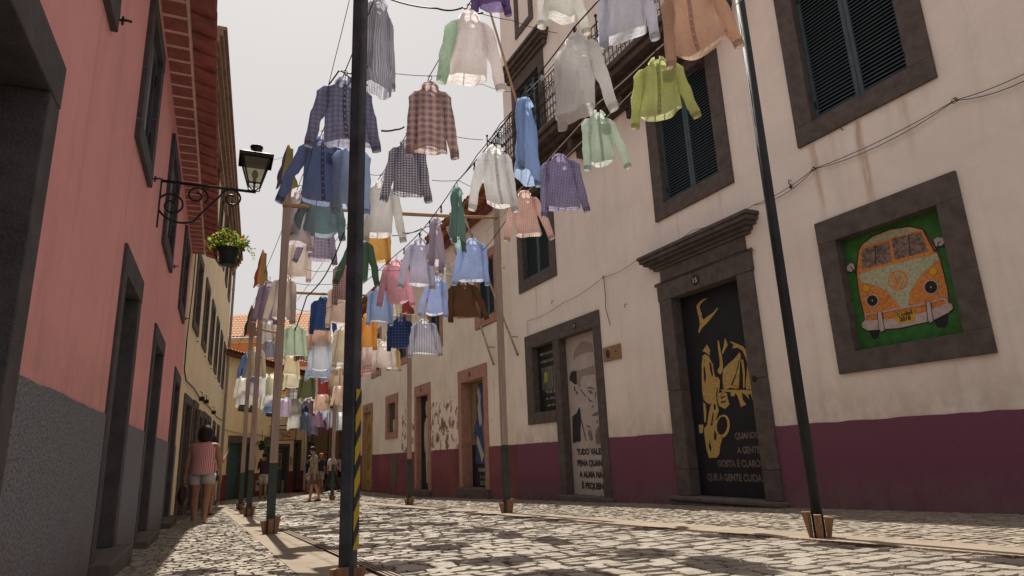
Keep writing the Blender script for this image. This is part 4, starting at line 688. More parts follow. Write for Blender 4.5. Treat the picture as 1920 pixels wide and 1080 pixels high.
# ================================================================ shirts
SHIRTS=[
(1.751, 5.025, 4.859, 0.764, 0.258, -31.2, 0, 3, 15, 0.1, (0.68, 0.46, 0.33), 'plain', None, 0, 'pc', 3.3, 'large peach brown shirt nearest the camera, hem aglow, high beside the balcony'),
(1.634, 5.93, 4.642, 0.683, 0.223, -15.4, 0, 12, 16, 0.09, (0.54, 0.58, 0.22), 'plain', None, 0, 'pck', 3.0, 'lime green shirt with chest pocket in front of a shuttered window'),
(1.122, 6.951, 4.629, 0.662, 0.165, 4.8, 0, 4, 22, 0.06, (0.56, 0.66, 0.58), 'plain', None, 0, 'pck', 3.0, 'pale mint shirt with pocket hanging just under the balcony'),
(0.699, 7.795, 4.489, 0.761, 0.239, -5.1, 1, 4, 12, 0.0, (0.13, 0.11, 0.3), 'gingham', (0.55, 0.5, 0.66), 0.021, '', 3.0, 'dark violet gingham shirt hanging against the white wall'),
(0.238, 8.717, 4.377, 0.688, 0.195, 4.4, 1, 14, 23, 0.02, (0.66, 0.34, 0.3), 'gingham', (0.78, 0.68, 0.6), 0.03, '', 3.0, 'salmon pink gingham shirt half covering a shuttered window'),
(-0.663, 10.517, 4.288, 0.752, 0.23, 3.6, 1, 13, 5, 0.02, (0.4, 0.52, 0.78), 'plain', None, 0, '', 3.0, 'sky blue shirt seen from behind, directly above the brown one'),
(-0.87, 10.929, 3.664, 0.661, 0.255, 4.5, 1, 3, 24, 0.0, (0.2, 0.105, 0.05), 'plain', None, 0, '', 3.0, 'chocolate brown shirt with its right sleeve swung outward'),
(-1.5, 12.187, 4.105, 0.739, 0.174, 7.0, 1, 20, 3, 0.03, (0.44, 0.53, 0.8), 'plain', None, 0, '', 3.0, 'light blue shirt to the left of the brown shirt'),
(1.246, 5.476, 5.392, 0.781, 0.252, -18.8, 1, 4, 6, 0.03, (0.62, 0.63, 0.7), 'stripes', (0.48, 0.52, 0.64), 0.012, '', 3.55, 'finely striped pale blue shirt cut by the top of the picture'),
(-1.849, 12.884, 3.394, 0.701, 0.252, 8.2, 1, 9, 14, 0.0, (0.6, 0.6, 0.68), 'stripes', (0.36, 0.36, 0.46), 0.05, '', 3.0, 'grey and white striped shirt lowest in front of the peeling wall'),
(-2.631, 14.447, 3.795, 0.701, 0.283, 10.3, 0, 3, 3, 0.0, (0.05, 0.1, 0.28), 'plaid', (0.02, 0.03, 0.09), 0.07, '', 3.0, 'dark navy plaid shirt left of the grey striped one'),
(0.669, 5.065, 4.329, 0.791, 0.194, -31.5, 1, 3, 15, 0.05, (0.84, 0.8, 0.77), 'plain', None, 0, '', 4.25, 'long white shirt with dangling left cuff, in front of the balcony'),
(0.577, 5.247, 5.27, 0.617, 0.181, 21.7, 1, 6, 14, 0.05, (0.8, 0.76, 0.7), 'plain', None, 0, '', 4.25, 'white shirt at top edge above the long white one'),
(0.22, 5.962, 4.24, 0.847, 0.25, 69.9, 0, 4, 6, 0.0, (0.3, 0.46, 0.74), 'plain', None, 0, '', 4.25, 'blue shirt hanging sideways before the balcony corner'),
(-0.136, 6.673, 4.083, 0.702, 0.165, 13.2, 0, 15, 8, 0.05, (0.8, 0.8, 0.74), 'plain', None, 0, 'pc', 4.25, 'white shirt with buttoned front and glowing tail below balcony'),
(-0.667, 7.732, 4.038, 0.707, 0.25, 82.9, 0, 3, 5, 0.0, (0.22, 0.4, 0.37), 'plain', None, 0, '', 4.25, 'teal green shirt turned edge-on near the wooden crossbar'),
(-1.033, 8.463, 3.912, 0.647, 0.25, 81.0, 0, 4, 5, 0.0, (0.55, 0.48, 0.6), 'plain', None, 0, '', 4.25, 'lilac shirt turned edge-on below the crossbar'),
(-1.369, 9.135, 3.851, 0.695, 0.176, 8.5, 1, 15, 4, 0.0, (0.56, 0.55, 0.68), 'plain', None, 0, '', 4.25, 'grey lavender shirt with bright gap at its collar'),
(-1.953, 10.3, 3.889, 0.707, 0.188, 10.7, 1, 12, 14, 0.03, (0.76, 0.3, 0.42), 'stripes', (0.86, 0.62, 0.66), 0.018, '', 4.25, 'bright pink striped shirt in the middle of the rows'),
(-1.873, 18.233, 6.11, 0.66, 0.25, 65.9, 1, 4, 4, 0.0, (0.78, 0.76, 0.72), 'plain', None, 0, '', 0, 'small white shirt edge-on between light blue and sky blue shirts'),
(-0.286, 4.961, 4.543, 0.65, 0.184, 13.3, 1, 13, 14, 0.02, (0.74, 0.69, 0.69), 'plain', None, 0, 'g', 5.15, 'off-white shirt with one green sleeve against the sky'),
(-0.138, 6.564, 6.535, 0.68, 0.165, 1.2, 1, 4, 10, 0.0, (0.2, 0.13, 0.36), 'plain', None, 0, '', 4.3, 'violet shirt barely entering at the top edge above the balcony rod'),
(-0.778, 5.944, 4.464, 0.751, 0.182, 7.5, 1, 6, 10, 0.0, (0.56, 0.38, 0.28), 'plaid', (0.16, 0.12, 0.3), 0.075, '', 5.15, 'orange and purple plaid shirt against the sky'),
(-1.135, 6.657, 4.194, 0.666, 0.176, 9.7, 1, 13, 10, 0.0, (0.09, 0.09, 0.17), 'gingham', (0.66, 0.63, 0.68), 0.032, '', 5.15, 'dark navy and white gingham shirt below the orange plaid'),
(-1.653, 7.692, 4.162, 0.744, 0.2, 12.1, 1, 2, 12, 0.05, (0.68, 0.66, 0.65), 'plain', None, 0, '', 5.15, 'pale grey shirt right of the striped near pole'),
(-2.448, 11.021, 4.867, 0.74, 0.244, 12.5, 1, 3, 3, 0.04, (0.72, 0.46, 0.1), 'plain', None, 0, '', 0, 'mustard yellow shirt peeping out under the pale grey shirt'),
(-2.439, 9.815, 4.164, 0.74, 0.165, 14.0, 1, 24, 14, 0.0, (0.12, 0.22, 0.15), 'plain', None, 0, '', 0, 'dark green shirt mostly hidden behind the near pole'),
(-3.017, 11.228, 4.183, 0.74, 0.237, 23.0, 1, 2, 3, 0.02, (0.22, 0.05, 0.06), 'gingham', (0.66, 0.58, 0.56), 0.034, '', 0, 'maroon and white gingham shirt left of the near pole'),
(-3.269, 11.749, 3.901, 0.74, 0.223, 15.6, 1, 5, 4, 0.02, (0.66, 0.54, 0.48), 'plain', None, 0, '', 0, 'beige shirt hanging under the maroon gingham one'),
(-2.767, 12.897, 4.121, 0.72, 0.234, 12.1, 1, 5, 4, 0.0, (0.34, 0.46, 0.68), 'plain', None, 0, '', 0, 'cornflower blue shirt half hidden behind the pink striped one'),
(-3.142, 13.438, 3.678, 0.7, 0.165, 13.2, 1, 2, 2, 0.0, (0.82, 0.47, 0.07), 'plain', None, 0, '', 0, 'orange yellow shirt beside the right edge of the near pole'),
(-1.213, 5.464, 5.113, 1.0, 0.165, 64.5, 1, 3, 9, 0.0, (0.3, 0.32, 0.4), 'stripes', (0.6, 0.6, 0.66), 0.022, '', 0, 'dark grey pinstriped shirt half behind the near pole top'),
(-1.535, 5.445, 4.232, 0.658, 0.224, 15.7, 0, 14, 14, 0.0, (0.25, 0.26, 0.38), 'check', (0.13, 0.13, 0.24), 0.05, 'pc', 6.05, 'blue grey checked shirt crossing behind the near pole, highest left'),
(-2.071, 6.517, 4.19, 0.762, 0.226, 21.6, 0, 24, 16, 0.05, (0.15, 0.2, 0.36), 'plain', None, 0, 'pck', 6.05, 'slate blue shirt with breast pocket and lifted cuffs'),
(-1.725, 6.47, 4.084, 0.74, 0.165, 14.9, 1, 2, 3, 0.0, (0.36, 0.48, 0.66), 'plain', None, 0, '', 0, 'pale blue shirt between slate blue shirt and near pole'),
(-2.543, 8.121, 4.374, 0.74, 0.24, 17.4, 1, 17, 8, 0.05, (0.24, 0.35, 0.4), 'plain', None, 0, '', 0, 'teal blue shirt directly below the slate blue one'),
(-2.854, 8.096, 4.242, 0.74, 0.165, 27.4, 1, 3, 3, 0.0, (0.6, 0.53, 0.56), 'plain', None, 0, '', 0, 'mauve white shirt behind the left sleeve of the teal shirt'),
(-3.232, 10.131, 4.631, 0.72, 0.206, 17.7, 1, 20, 12, 0.03, (0.4, 0.35, 0.45), 'check', (0.2, 0.15, 0.25), 0.06, '', 0, 'lilac checked shirt just below the teal blue shirt'),
(-3.896, 11.166, 4.647, 0.72, 0.177, 19.2, 1, 3, 3, 0.02, (0.74, 0.66, 0.6), 'plain', None, 0, '', 0, 'cream shirt hanging beside a tall left post'),
(-5.195, 14.79, 3.804, 0.74, 0.239, 19.4, 0, 4, 9, 0.02, (0.55, 0.66, 0.54), 'plain', None, 0, 'p', 0, 'mint green shirt in front of the tiled orange house'),
(-4.165, 13.557, 4.13, 0.74, 0.222, 17.1, 0, 4, 10, 0.0, (0.045, 0.13, 0.36), 'plain', None, 0, 'p', 0, 'royal blue shirt under the far wooden crossbar'),
(-4.708, 11.874, 4.048, 0.74, 0.165, 41.6, 1, 12, 2, 0.0, (0.36, 0.27, 0.38), 'plain', None, 0, '', 0, 'mauve shirt between two of the left posts'),
(-5.807, 14.908, 4.671, 0.74, 0.206, 21.3, 1, 10, 5, 0.02, (0.34, 0.44, 0.64), 'plain', None, 0, '', 0, 'faded blue shirt just right of the mauve one'),
(-3.859, 10.361, 3.723, 0.74, 0.165, 20.4, 1, 14, 3, 0.03, (0.62, 0.55, 0.5), 'plain', None, 0, '', 0, 'greige shirt crossing the tall left post'),
(-4.301, 13.811, 3.805, 0.72, 0.212, 17.3, 1, 3, 3, 0.02, (0.82, 0.58, 0.46), 'plain', None, 0, '', 0, 'peach shirt showing under the royal blue one'),
(-4.266, 13.83, 3.302, 0.72, 0.211, 17.1, 1, 4, 9, 0.03, (0.62, 0.67, 0.74), 'plain', None, 0, '', 0, 'pale ice blue shirt under the peach shirt'),
(-5.52, 17.765, 3.495, 0.6, 0.284, 17.3, 1, 14, 12, 0.02, (0.44, 0.55, 0.7), 'plain', None, 0, '', 0, 'washed denim blue shirt under the ice blue one'),
(-4.133, 14.44, 3.428, 0.74, 0.208, 16.0, 1, 10, 4, 0.02, (0.8, 0.77, 0.71), 'plain', None, 0, 'p', 0, 'white shirt on a wire hanger left of the near pole'),
(-3.35, 12.311, 3.211, 0.74, 0.165, 15.2, 1, 3, 3, 0.02, (0.7, 0.64, 0.52), 'plain', None, 0, '', 0, 'khaki cream shirt touching the left edge of near pole'),
(-4.865, 17.599, 3.235, 0.62, 0.251, 15.5, 0, 8, 4, 0.0, (0.68, 0.55, 0.42), 'plain', None, 0, 'pk', 0, 'tan shirt with two chest pockets under the white one'),
(-3.506, 15.6, 3.607, 0.72, 0.211, 12.7, 1, 5, 5, 0.0, (0.78, 0.66, 0.62), 'plain', None, 0, '', 0, 'blush pink shirt on a bare hanger right of the near pole'),
(-3.149, 15.173, 3.36, 0.62, 0.218, 11.7, 1, 8, 8, 0.02, (0.8, 0.69, 0.66), 'plain', None, 0, '', 0, 'pale rose shirt below the dark navy plaid shirt'),
(-3.664, 15.734, 3.299, 0.6, 0.173, 13.1, 1, 4, 4, 0.0, (0.66, 0.42, 0.38), 'check', (0.3, 0.12, 0.1), 0.07, '', 0, 'rust checked shirt low beside the near pole'),
(-3.572, 18.59, 3.788, 0.6, 0.181, 40.9, 1, 4, 8, 0.0, (0.58, 0.48, 0.26), 'plain', None, 0, '', 0, 'olive tan shirt in the gap below navy plaid'),
(-3.76, 18.839, 5.348, 0.5, 0.292, 11.3, 1, 14, 8, 0.0, (0.7, 0.64, 0.54), 'plain', None, 0, '', 0, 'stone coloured shirt below the pink striped shirt'),
(-7.811, 18.493, 3.789, 0.72, 0.165, 42.9, 1, 16, 2, 0.0, (0.19, 0.29, 0.5), 'plain', None, 0, '', 0, 'far denim blue shirt, leftmost of the distant cluster'),
(-6.624, 16.152, 3.528, 0.74, 0.165, 22.3, 0, 8, 8, 0.0, (0.6, 0.54, 0.42), 'plain', None, 0, 'k', 0, 'far sand coloured shirt with dark pocket between left posts'),
(-9.298, 22.5, 3.914, 0.529, 0.165, 22.5, 1, 3, 3, 0.0, (0.16, 0.25, 0.46), 'plain', None, 0, '', 0, 'far navy hem showing below the sand coloured shirt'),
(-8.586, 20.0, 3.301, 0.6, 0.165, 33.2, 1, 10, 3, 0.0, (0.74, 0.72, 0.7), 'plain', None, 0, '', 0, 'far white shirt left of the first left post'),
(-9.232, 22.5, 3.458, 0.524, 0.188, 22.3, 1, 4, 4, 0.0, (0.62, 0.62, 0.72), 'plain', None, 0, '', 0, 'far lavender shirt between the first two left posts'),
(-8.522, 20.0, 2.831, 0.396, 0.165, 23.1, 1, 10, 3, 0.0, (0.8, 0.78, 0.75), 'plain', None, 0, '', 0, 'far white shirt lowest at the left of cluster'),
(-9.245, 22.5, 3.046, 0.427, 0.165, 22.3, 1, 3, 3, 0.0, (0.8, 0.78, 0.76), 'plain', None, 0, '', 0, 'far white shirt lowest between the first two posts'),
(-8.708, 22.099, 3.616, 0.7, 0.185, 21.5, 1, 12, 3, 0.0, (0.72, 0.74, 0.8), 'plain', None, 0, '', 0, 'far bluish white shirt right of the second post'),
(-8.467, 22.102, 3.607, 0.7, 0.165, 21.0, 1, 3, 3, 0.0, (0.78, 0.74, 0.58), 'plain', None, 0, '', 0, 'far ivory shirt touching the tallest left post'),
(-8.681, 22.5, 3.061, 0.538, 0.225, 21.1, 1, 8, 4, 0.03, (0.84, 0.8, 0.74), 'plain', None, 0, '', 0, 'far glowing white shirt behind the tallest left post'),
(-8.606, 22.5, 2.723, 0.387, 0.187, 20.9, 1, 12, 4, 0.0, (0.24, 0.36, 0.6), 'plain', None, 0, '', 0, 'far blue and white shirt lowest by the tallest post'),
(-7.909, 20.124, 5.117, 0.7, 0.165, 21.5, 1, 3, 3, 0.0, (0.6, 0.55, 0.53), 'plain', None, 0, '', 0, 'far taupe shirt over the tiled roof'),
(-7.968, 20.399, 4.606, 0.7, 0.165, 21.3, 1, 3, 8, 0.0, (0.36, 0.36, 0.44), 'plain', None, 0, '', 0, 'far slate grey shirt in front of the orange wall'),
(-7.726, 21.761, 4.237, 0.7, 0.257, 19.5, 1, 36, 8, 0.0, (0.72, 0.64, 0.46), 'plain', None, 0, '', 0, 'far cream shirt with one sleeve flung left'),
(-8.418, 23.91, 3.935, 0.62, 0.281, 19.4, 1, 8, 14, 0.06, (0.8, 0.72, 0.58), 'plain', None, 0, 'k', 0, 'far ivory shirt with round tail and dark pocket'),
(-8.854, 25.0, 3.833, 0.438, 0.272, 19.5, 1, 3, 3, 0.0, (0.28, 0.03, 0.05), 'plain', None, 0, '', 0, 'far crimson shirt peeking below the ivory tail'),
(-9.033, 25.0, 3.631, 0.519, 0.251, 19.9, 1, 3, 3, 0.0, (0.6, 0.4, 0.1), 'plain', None, 0, '', 0, 'far ochre shirt right of the tallest left post'),
(-8.709, 25.0, 3.43, 0.578, 0.208, 19.2, 1, 12, 12, 0.0, (0.75, 0.75, 0.72), 'check', (0.06, 0.08, 0.12), 0.16, '', 0, 'far white shirt with bold black windowpane check'),
(-8.668, 25.0, 2.994, 0.614, 0.208, 19.1, 1, 3, 12, 0.0, (0.46, 0.42, 0.38), 'plain', None, 0, '', 0, 'far taupe grey shirt below the windowpane check'),
(-8.538, 23.704, 2.927, 0.66, 0.165, 19.8, 1, 4, 3, 0.0, (0.6, 0.52, 0.64), 'plain', None, 0, '', 0, 'far pale lilac shirt below the ochre one'),
(-9.149, 25.0, 3.014, 0.574, 0.165, 20.1, 1, 3, 3, 0.0, (0.62, 0.7, 0.8), 'plain', None, 0, '', 0, 'far icy blue shirt beside the tallest post, low'),
(-8.604, 25.0, 2.5, 0.628, 0.227, 19.0, 1, 8, 8, 0.0, (0.84, 0.79, 0.7), 'plain', None, 0, '', 0, 'far cream shirt just above the hanging shop sign'),
(-8.395, 25.272, 2.797, 0.7, 0.165, 38.4, 1, 4, 3, 0.0, (0.06, 0.09, 0.18), 'plain', None, 0, '', 0, 'far navy shirt at centre of distant cluster'),
(-8.237, 25.088, 2.449, 0.65, 0.165, 18.2, 1, 3, 3, 0.0, (0.22, 0.3, 0.46), 'plain', None, 0, '', 0, 'far denim shirt partly under the navy one'),
(-6.748, 20.614, 3.33, 0.72, 0.224, 18.1, 0, 9, 3, 0.04, (0.22, 0.25, 0.12), 'plain', None, 0, '', 0, 'far olive green shirt of the distant cluster'),
(-6.907, 21.535, 3.514, 0.7, 0.165, 17.8, 1, 3, 3, 0.0, (0.6, 0.54, 0.5), 'check', (0.26, 0.2, 0.26), 0.09, '', 0, 'far grey floral shirt overlapping the olive one'),
(-6.938, 22.712, 3.615, 0.7, 0.247, 17.0, 1, 3, 12, 0.0, (0.44, 0.07, 0.07), 'plain', None, 0, '', 0, 'far brick red shirt of the distant cluster'),
(-7.593, 25.255, 4.107, 0.55, 0.17, 16.7, 1, 6, 4, 0.0, (0.74, 0.64, 0.62), 'plain', None, 0, '', 0, 'far pinkish white shirt above the brick red one'),
(-6.158, 20.798, 3.818, 0.7, 0.165, 16.5, 1, 3, 6, 0.0, (0.42, 0.42, 0.52), 'plain', None, 0, '', 0, 'far grey lilac shirt with white badge, above brick red'),
(-8.825, 28.0, 3.373, 0.46, 0.28, 17.5, 1, 22, 3, 0.0, (0.8, 0.77, 0.74), 'plain', None, 0, '', 0, 'far white shirt blown askew beneath the olive one'),
(-7.2, 23.645, 3.064, 0.68, 0.256, 16.9, 1, 4, 12, 0.02, (0.86, 0.6, 0.5), 'plain', None, 0, '', 0, 'far glowing coral pink shirt under the brick red'),
(-8.712, 26.874, 3.142, 0.66, 0.223, 18.0, 1, 3, 4, 0.0, (0.26, 0.19, 0.23), 'plain', None, 0, '', 0, 'far plum grey shirt left of the coral one'),
(-8.479, 27.121, 2.663, 0.66, 0.269, 17.4, 1, 4, 12, 0.0, (0.38, 0.26, 0.38), 'plain', None, 0, '', 0, 'far heather mauve shirt under the plum grey'),
(-8.832, 28.0, 2.319, 0.587, 0.165, 17.5, 1, 3, 3, 0.0, (0.26, 0.22, 0.32), 'plain', None, 0, '', 0, 'far dusky violet shirt lowest under the mauve'),
(-8.317, 28.0, 2.846, 0.547, 0.209, 16.5, 1, 4, 3, 0.0, (0.58, 0.66, 0.76), 'plain', None, 0, '', 0, 'far powder blue shirt under the coral pink'),
(-8.115, 27.447, 2.355, 0.62, 0.181, 16.5, 1, 3, 8, 0.0, (0.26, 0.08, 0.12), 'plain', None, 0, '', 0, 'far burgundy shirt lowest of the distant cluster'),
(-7.542, 26.554, 3.73, 0.66, 0.165, 15.9, 1, 3, 3, 0.0, (0.36, 0.34, 0.36), 'plain', None, 0, '', 0, 'far grey shirt below the tan pocketed shirt'),
(-6.18, 22.291, 3.2, 0.7, 0.165, 15.5, 1, 12, 3, 0.0, (0.8, 0.62, 0.54), 'plain', None, 0, '', 0, 'far shell pink shirt touching the near pole'),
(-7.447, 27.095, 3.019, 0.62, 0.18, 15.4, 1, 3, 3, 0.0, (0.52, 0.44, 0.34), 'plain', None, 0, '', 0, 'far khaki shirt below the shell pink one'),
(-6.859, 23.967, 2.487, 0.7, 0.165, 16.0, 1, 4, 4, 0.0, (0.64, 0.68, 0.76), 'stripes', (0.2, 0.24, 0.36), 0.1, '', 0, 'far blue and white striped shirt near the slim lamp'),
(-6.993, 25.488, 2.422, 0.66, 0.165, 15.3, 1, 4, 4, 0.0, (0.82, 0.79, 0.74), 'plain', None, 0, '', 0, 'far white shirt lowest beside the near pole'),
(-5.106, 15.413, 3.19, 0.34, 0.26, 18.3, 0, 4, 4, 0.0, (0.14, 0.06, 0.07), 'stripes', (0.56, 0.46, 0.44), 0.06, 't', 0, 'maroon striped shirt blown flat below the mint green one')
]
def shirt(rec,k):
    x,y,z,L,hw,yaw,back,sL,sR,tail,col,pat,c2,psc,ex,rope,label=rec
    rng=random.Random(100+k); far=label.startswith('far '); n=18 if far else 40
    fab=cloth(col,pat,c2,psc,not far); prof=hw>.2499 and hw<.2501 and abs(sL)<7 and False
    sw=hw*(.90 if hw<.24 else .86); fb=-1 if not back else 1      # side of the buttoned front: -y faces the street viewer
    ph=[rng.uniform(0,6.28) for _ in range(6)]; lean=rng.uniform(-.02,.02); bil=rng.uniform(-.05,.05)
    def P(a,w,d,zz,f):
        c,s_=math.cos(a),math.sin(a); q=.80
        amp=(.005+.016*f**1.1)*(1.3 if far else 1)
        hf=1-.85*max(0,min(1,(f-.6)/.4))
        wr=math.sin(a*5+ph[0]+zz*3)*.45+math.sin(a*9+ph[1]-zz*4)*.35*hf+math.sin(a*3+ph[2]+zz*7)*.35+math.sin(a*14+ph[3]+zz*9)*.18*hf
        fold=math.sin(zz*17+a*2+ph[3])*.005+math.sin(zz*29+a*4+ph[4])*.003
        px=math.copysign(abs(c)**q,c)*w; py=math.copysign(abs(s_)**.9,s_)*d
        ridge=(1-abs(math.sin(a*4.5+ph[2]+zz*1.5)))**2; py+=(wr*amp*1.5+fold+(ridge-.33)*.016*f*(.4+.6*hf)*(1 if s_>0 else -1)); px+=wr*amp*.5*abs(c)
        ca,sa=math.cos(tw*f),math.sin(tw*f); px,py=px*ca-py*sa,px*sa+py*ca
        return (px+lean*f*f*4*L,py+bil*f*f,zz-.010*f*math.sin(px*9+ph[5]))
    tw=rng.uniform(-.16,.16); pinch=rng.uniform(.0,.07)
    zs=[(-.012,.30*.2+.02,.046),(-.032,.085,.050),(-.056,sw*.50,.046),(-.080,sw*.74,.042),(-.104,sw*.90,.040),(-.135,sw*.955,.046)]
    nb=8 if far else 17
    for i in range(1,nb+1):
        f=i/nb; zs.append((-.135-(L-.135)*f,sw*(.955-pinch*math.sin(f*3.1))+(hw*.98-sw*.955)*f**1.4,.050+.030*f+.016*math.sin(f*5+ph[4])*f))
    rings=[]
    for i,(zz,w,d) in enumerate(zs):
        f=max(0,(-zz-.12)/(L-.12)); g=[]
        for j in range(n):
            a=2*math.pi*j/n; p=P(a,w,d,zz,f)
            if tail and f>.55: 
                h=(f-.55)/.45; p=(p[0],p[1],p[2]+h*(tail*abs(math.cos(a))**2.2-(tail*.25 if math.sin(a)*fb>0 else -tail*.05)))
            elif f>.95: p=(p[0],p[1],p[2]+.006*math.sin(a*2+ph[5]))
            g.append(p)
        rings.append(g)
    mb=MB(); mb.loft(rings)
    def sleeve(mb,sgn,ang,m=0,cuff=None):
        a=R(ang); ns=10 if n>20 else 6; SL=min(.66,L*.84); pts=[];rr=[]
        fwd=rng.uniform(-.14,.12); ew=rng.uniform(-.10,.10); 
        pts=[(sgn*sw*.60,0,-.098),(sgn*sw*.80,0,-.124)]; rr=[(.030,.030),(.052,.038)]; px,py,pz=sgn*sw*.91,0,-.165
        for i in range(ns+1):
            f=i/ns; pts.append((px,py,pz)); an=a*(1+ew*2 if f<.5 else 1-ew*2-.2); st_=SL/ns
            px+=sgn*math.sin(an)*st_; pz-=math.cos(an)*st_; py+=fwd*f*st_
            cr=math.sin(f*15+ph[1])*.004*(1 if .3<f<.75 else .4)
            rr.append((.068-.022*f+cr,.040-.008*f+.005*math.sin(f*11+ph[2])))
        m_=10 if far else 14; rings=[]
        for i,(p,(ra,rb)) in enumerate(zip(pts,rr)):
            an=R(62) if i==0 else R(50) if i==1 else a; ux,uz=math.cos(an)*sgn,math.sin(an)
            g=[]
            for j in range(m_):
                t=2*math.pi*j/m_; w=1+.09*math.sin(t*3+i*1.3+ph[3])+.05*math.sin(t*5-i*2.1)
                g.append((p[0]+ux*ra*math.cos(t)*w,p[1]+rb*math.sin(t)*w,p[2]+uz*ra*math.cos(t)*w+(.012*math.sin(t*2+i) if i else 0)))
            rings.append(g)
        mb.loft(rings,m)
        if cuff is not None:
            c0,c1=Vector(pts[-2]),Vector(pts[-1]); e=c1+(c1-c0)*.55; ra,rb=rr[-1]; g2=[]
            for c,k_ in ((c0.lerp(c1,.6),1.04),(c1,1.07),(e,1.02)):
                g2.append([(c.x+math.cos(a)*sgn*ra*.95*k_*math.cos(2*math.pi*j/14),c.y+rb*k_*math.sin(2*math.pi*j/14),c.z+math.sin(a)*ra*.95*k_*math.cos(2*math.pi*j/14)) for j in range(14)])
            cuff.loft(g2)
    def collar(mb):
        m_=20; R0=[];R1=[];R2=[]
        for j in range(m_+1):
            a=R(-160+320*j/m_)     # 0 = back of the neck, ends = front
            bx,by=math.sin(a),math.cos(a)*(1 if fb<0 else -1)
            fr=abs(j/m_-.5)*2; r=.062
            R0.append((bx*r*1.0,by*r*.85,-.018)); R1.append((bx*(r+.004),by*(r*.85+.004),.016)); R2.append((bx*(r+.026+.02*fr),by*(r*.85+.022+.012*fr),-.020-.040*fr**3))
        mb.add(R0+R1+R2,[(j,j+1,m_+2+j,m_+1+j) for j in range(m_)]+[(m_+1+j,m_+2+j,2*m_+3+j,2*m_+2+j) for j in range(m_)])
    if far:
        sleeve(mb,-1,sL); sleeve(mb,1,sR); collar(mb)
        o=mb.build('shirt',fab,smooth=True)
        if 'k' in ex: 
            q=MB(); q.add([(.03,fb*.13,-.16),(.13,fb*.13,-.16),(.13,fb*.14,-.30),(.03,fb*.14,-.30)],[(0,1,2,3)]); q.build('pocket',cloth(sc(col,.35)),o)
    else:
        o=mb.build('shirt',fab,smooth=True); dk=cloth(sc(col,.72),pat,sc(c2,.72) if c2 else None,psc) if (pat!='plain' or 1) else fab
        for sgn,an in ((-1,sL),(1,sR)):
            q=MB(); c=MB(); sleeve(q,sgn,an,0,c); fm=cloth((.50,.66,.52)) if ('g' in ex and sgn<0) else fab
            q.build('sleeve',fm,o,smooth=True); c.build('cuff',dk if fm is fab else fm,o,smooth=True)
        q=MB(); collar(q); q.build('collar',fab,o,smooth=True)
        if 'p' in ex:
            q=MB(); vs=[]; ns=len(rings)-1; ang=math.pi*1.5 if fb<0 else math.pi*.5
            for i in range(2,ns+1):
                g=rings[i]; c=Vector(g[int(round(ang/(2*math.pi)*n))%n]); c.y+=fb*.006
                vs+=[(c.x-.018,c.y,c.z),(c.x+.018,c.y,c.z)]
            q.add(vs,[(2*i,2*i+1,2*i+3,2*i+2) for i in range(ns-2)]); pk=q.build('button_placket',dk,o)
            for i in range(4,ns+1,2):
                c=Vector(rings[i][int(round(ang/(2*math.pi)*n))%n]); q=MB(); q.sphere((c.x,c.y+fb*.010,c.z),(.008,.003,.008),0,6,4); q.build('button',mat('pearl_button',(.6,.57,.5),.4,.05,9,.05,60),pk)
        if 'k' in ex:
            q=MB(); px=hw*.42; vs=[]
            for (dx,zz) in ((-.055,-.20),(.055,-.20),(.055,-.33),(0,-.35),(-.055,-.33)): vs.append((px+dx,fb*(.100+.02*(-zz-.2)),zz))
            q.add(vs,[(0,1,2,3,4)]); q.build('pocket',dk,o)
            if 'two' in label:
                q=MB(); q.add([(-v[0],v[1],v[2]) for v in vs],[(4,3,2,1,0)]); q.build('pocket',dk,o)
    o.location=(x,y,z); o.rotation_euler=(R(74) if 't' in ex else 0,R(12) if 't' in ex else R({'far white shirt blown':20}.get(label[:21],0)),R(yaw))
    tag(o,label,'shirt','shirts hung over the street')
    if far or 't' in ex: return
    h=MB(); pts=[]
    for i in range(10):
        a=R(-90+250*i/9); pts.append((.022*math.cos(a)*1.0,0,.088+.028*math.sin(a)+.0))
    h.tube([(0,0,-.03),(0,0,.02),(0,0,.055)]+pts[::1],.0042,5)
    h.tube([(-sw*.93,0,-.125),(-sw*.5,0,-.075),(0,0,-.035),(sw*.5,0,-.075),(sw*.93,0,-.125)],[.006,.008,.012,.008,.006],6)
    b=h.build('clothes_hanger',HANG); b.location=(x,y,z); b.rotation_euler=(0,0,R(yaw))
    lb=label.split(',')[0].split(' hanging')[0].split(' crossing')[0]
    tag(b,'dark hanger inside the '+' '.join(lb.split()[:10]),'clothes hanger','hangers of the shirts')
HANG=mat('black_hanger_plastic',(.018,.018,.020),.45,.1,9,.1,60)
for k,rec in enumerate(SHIRTS): shirt(rec,k)
# ================================================================ clothes lines and wires
CAB=mat('black_cable',(.016,.016,.018),.6,.1,9,.1,60); CORD=mat('pale_cord',(.45,.40,.33),.8,.1,9,.2,90)
def cable(name,pts,r,m,label,cat='cable',group=None,sag=0,sub=8,bulbs=0):
    P=[Vector(p) for p in pts]; Q=[]
    for a,b in zip(P[:-1],P[1:]):
        s_=sag if sag else min(.05,(b-a).length*.012)
        for i in range(sub): f=i/sub; Q.append(a.lerp(b,f)-Vector((0,0,s_*4*f*(1-f))))
    Q.append(P[-1]); mb=MB(); mb.tube(Q,r,5); o=mb.build(name,m,smooth=True); tag(o,label,cat,group)
    if bulbs:
        bm=mat('frosted_bulb_glass',(.42,.42,.40),.25,.05,9,.05,60,spec=.5); 
        for i in range(3,len(Q)-2,bulbs):
            q=MB(); q.tube([Q[i],Q[i]-Vector((0,0,.055))],.013,6); x=q.build('bulb_socket',m,o); g=MB(); g.sphere(tuple(Q[i]-Vector((0,0,.085))),(.020,.020,.034),0,7,5); g.build('bulb',bm,x)
    return o
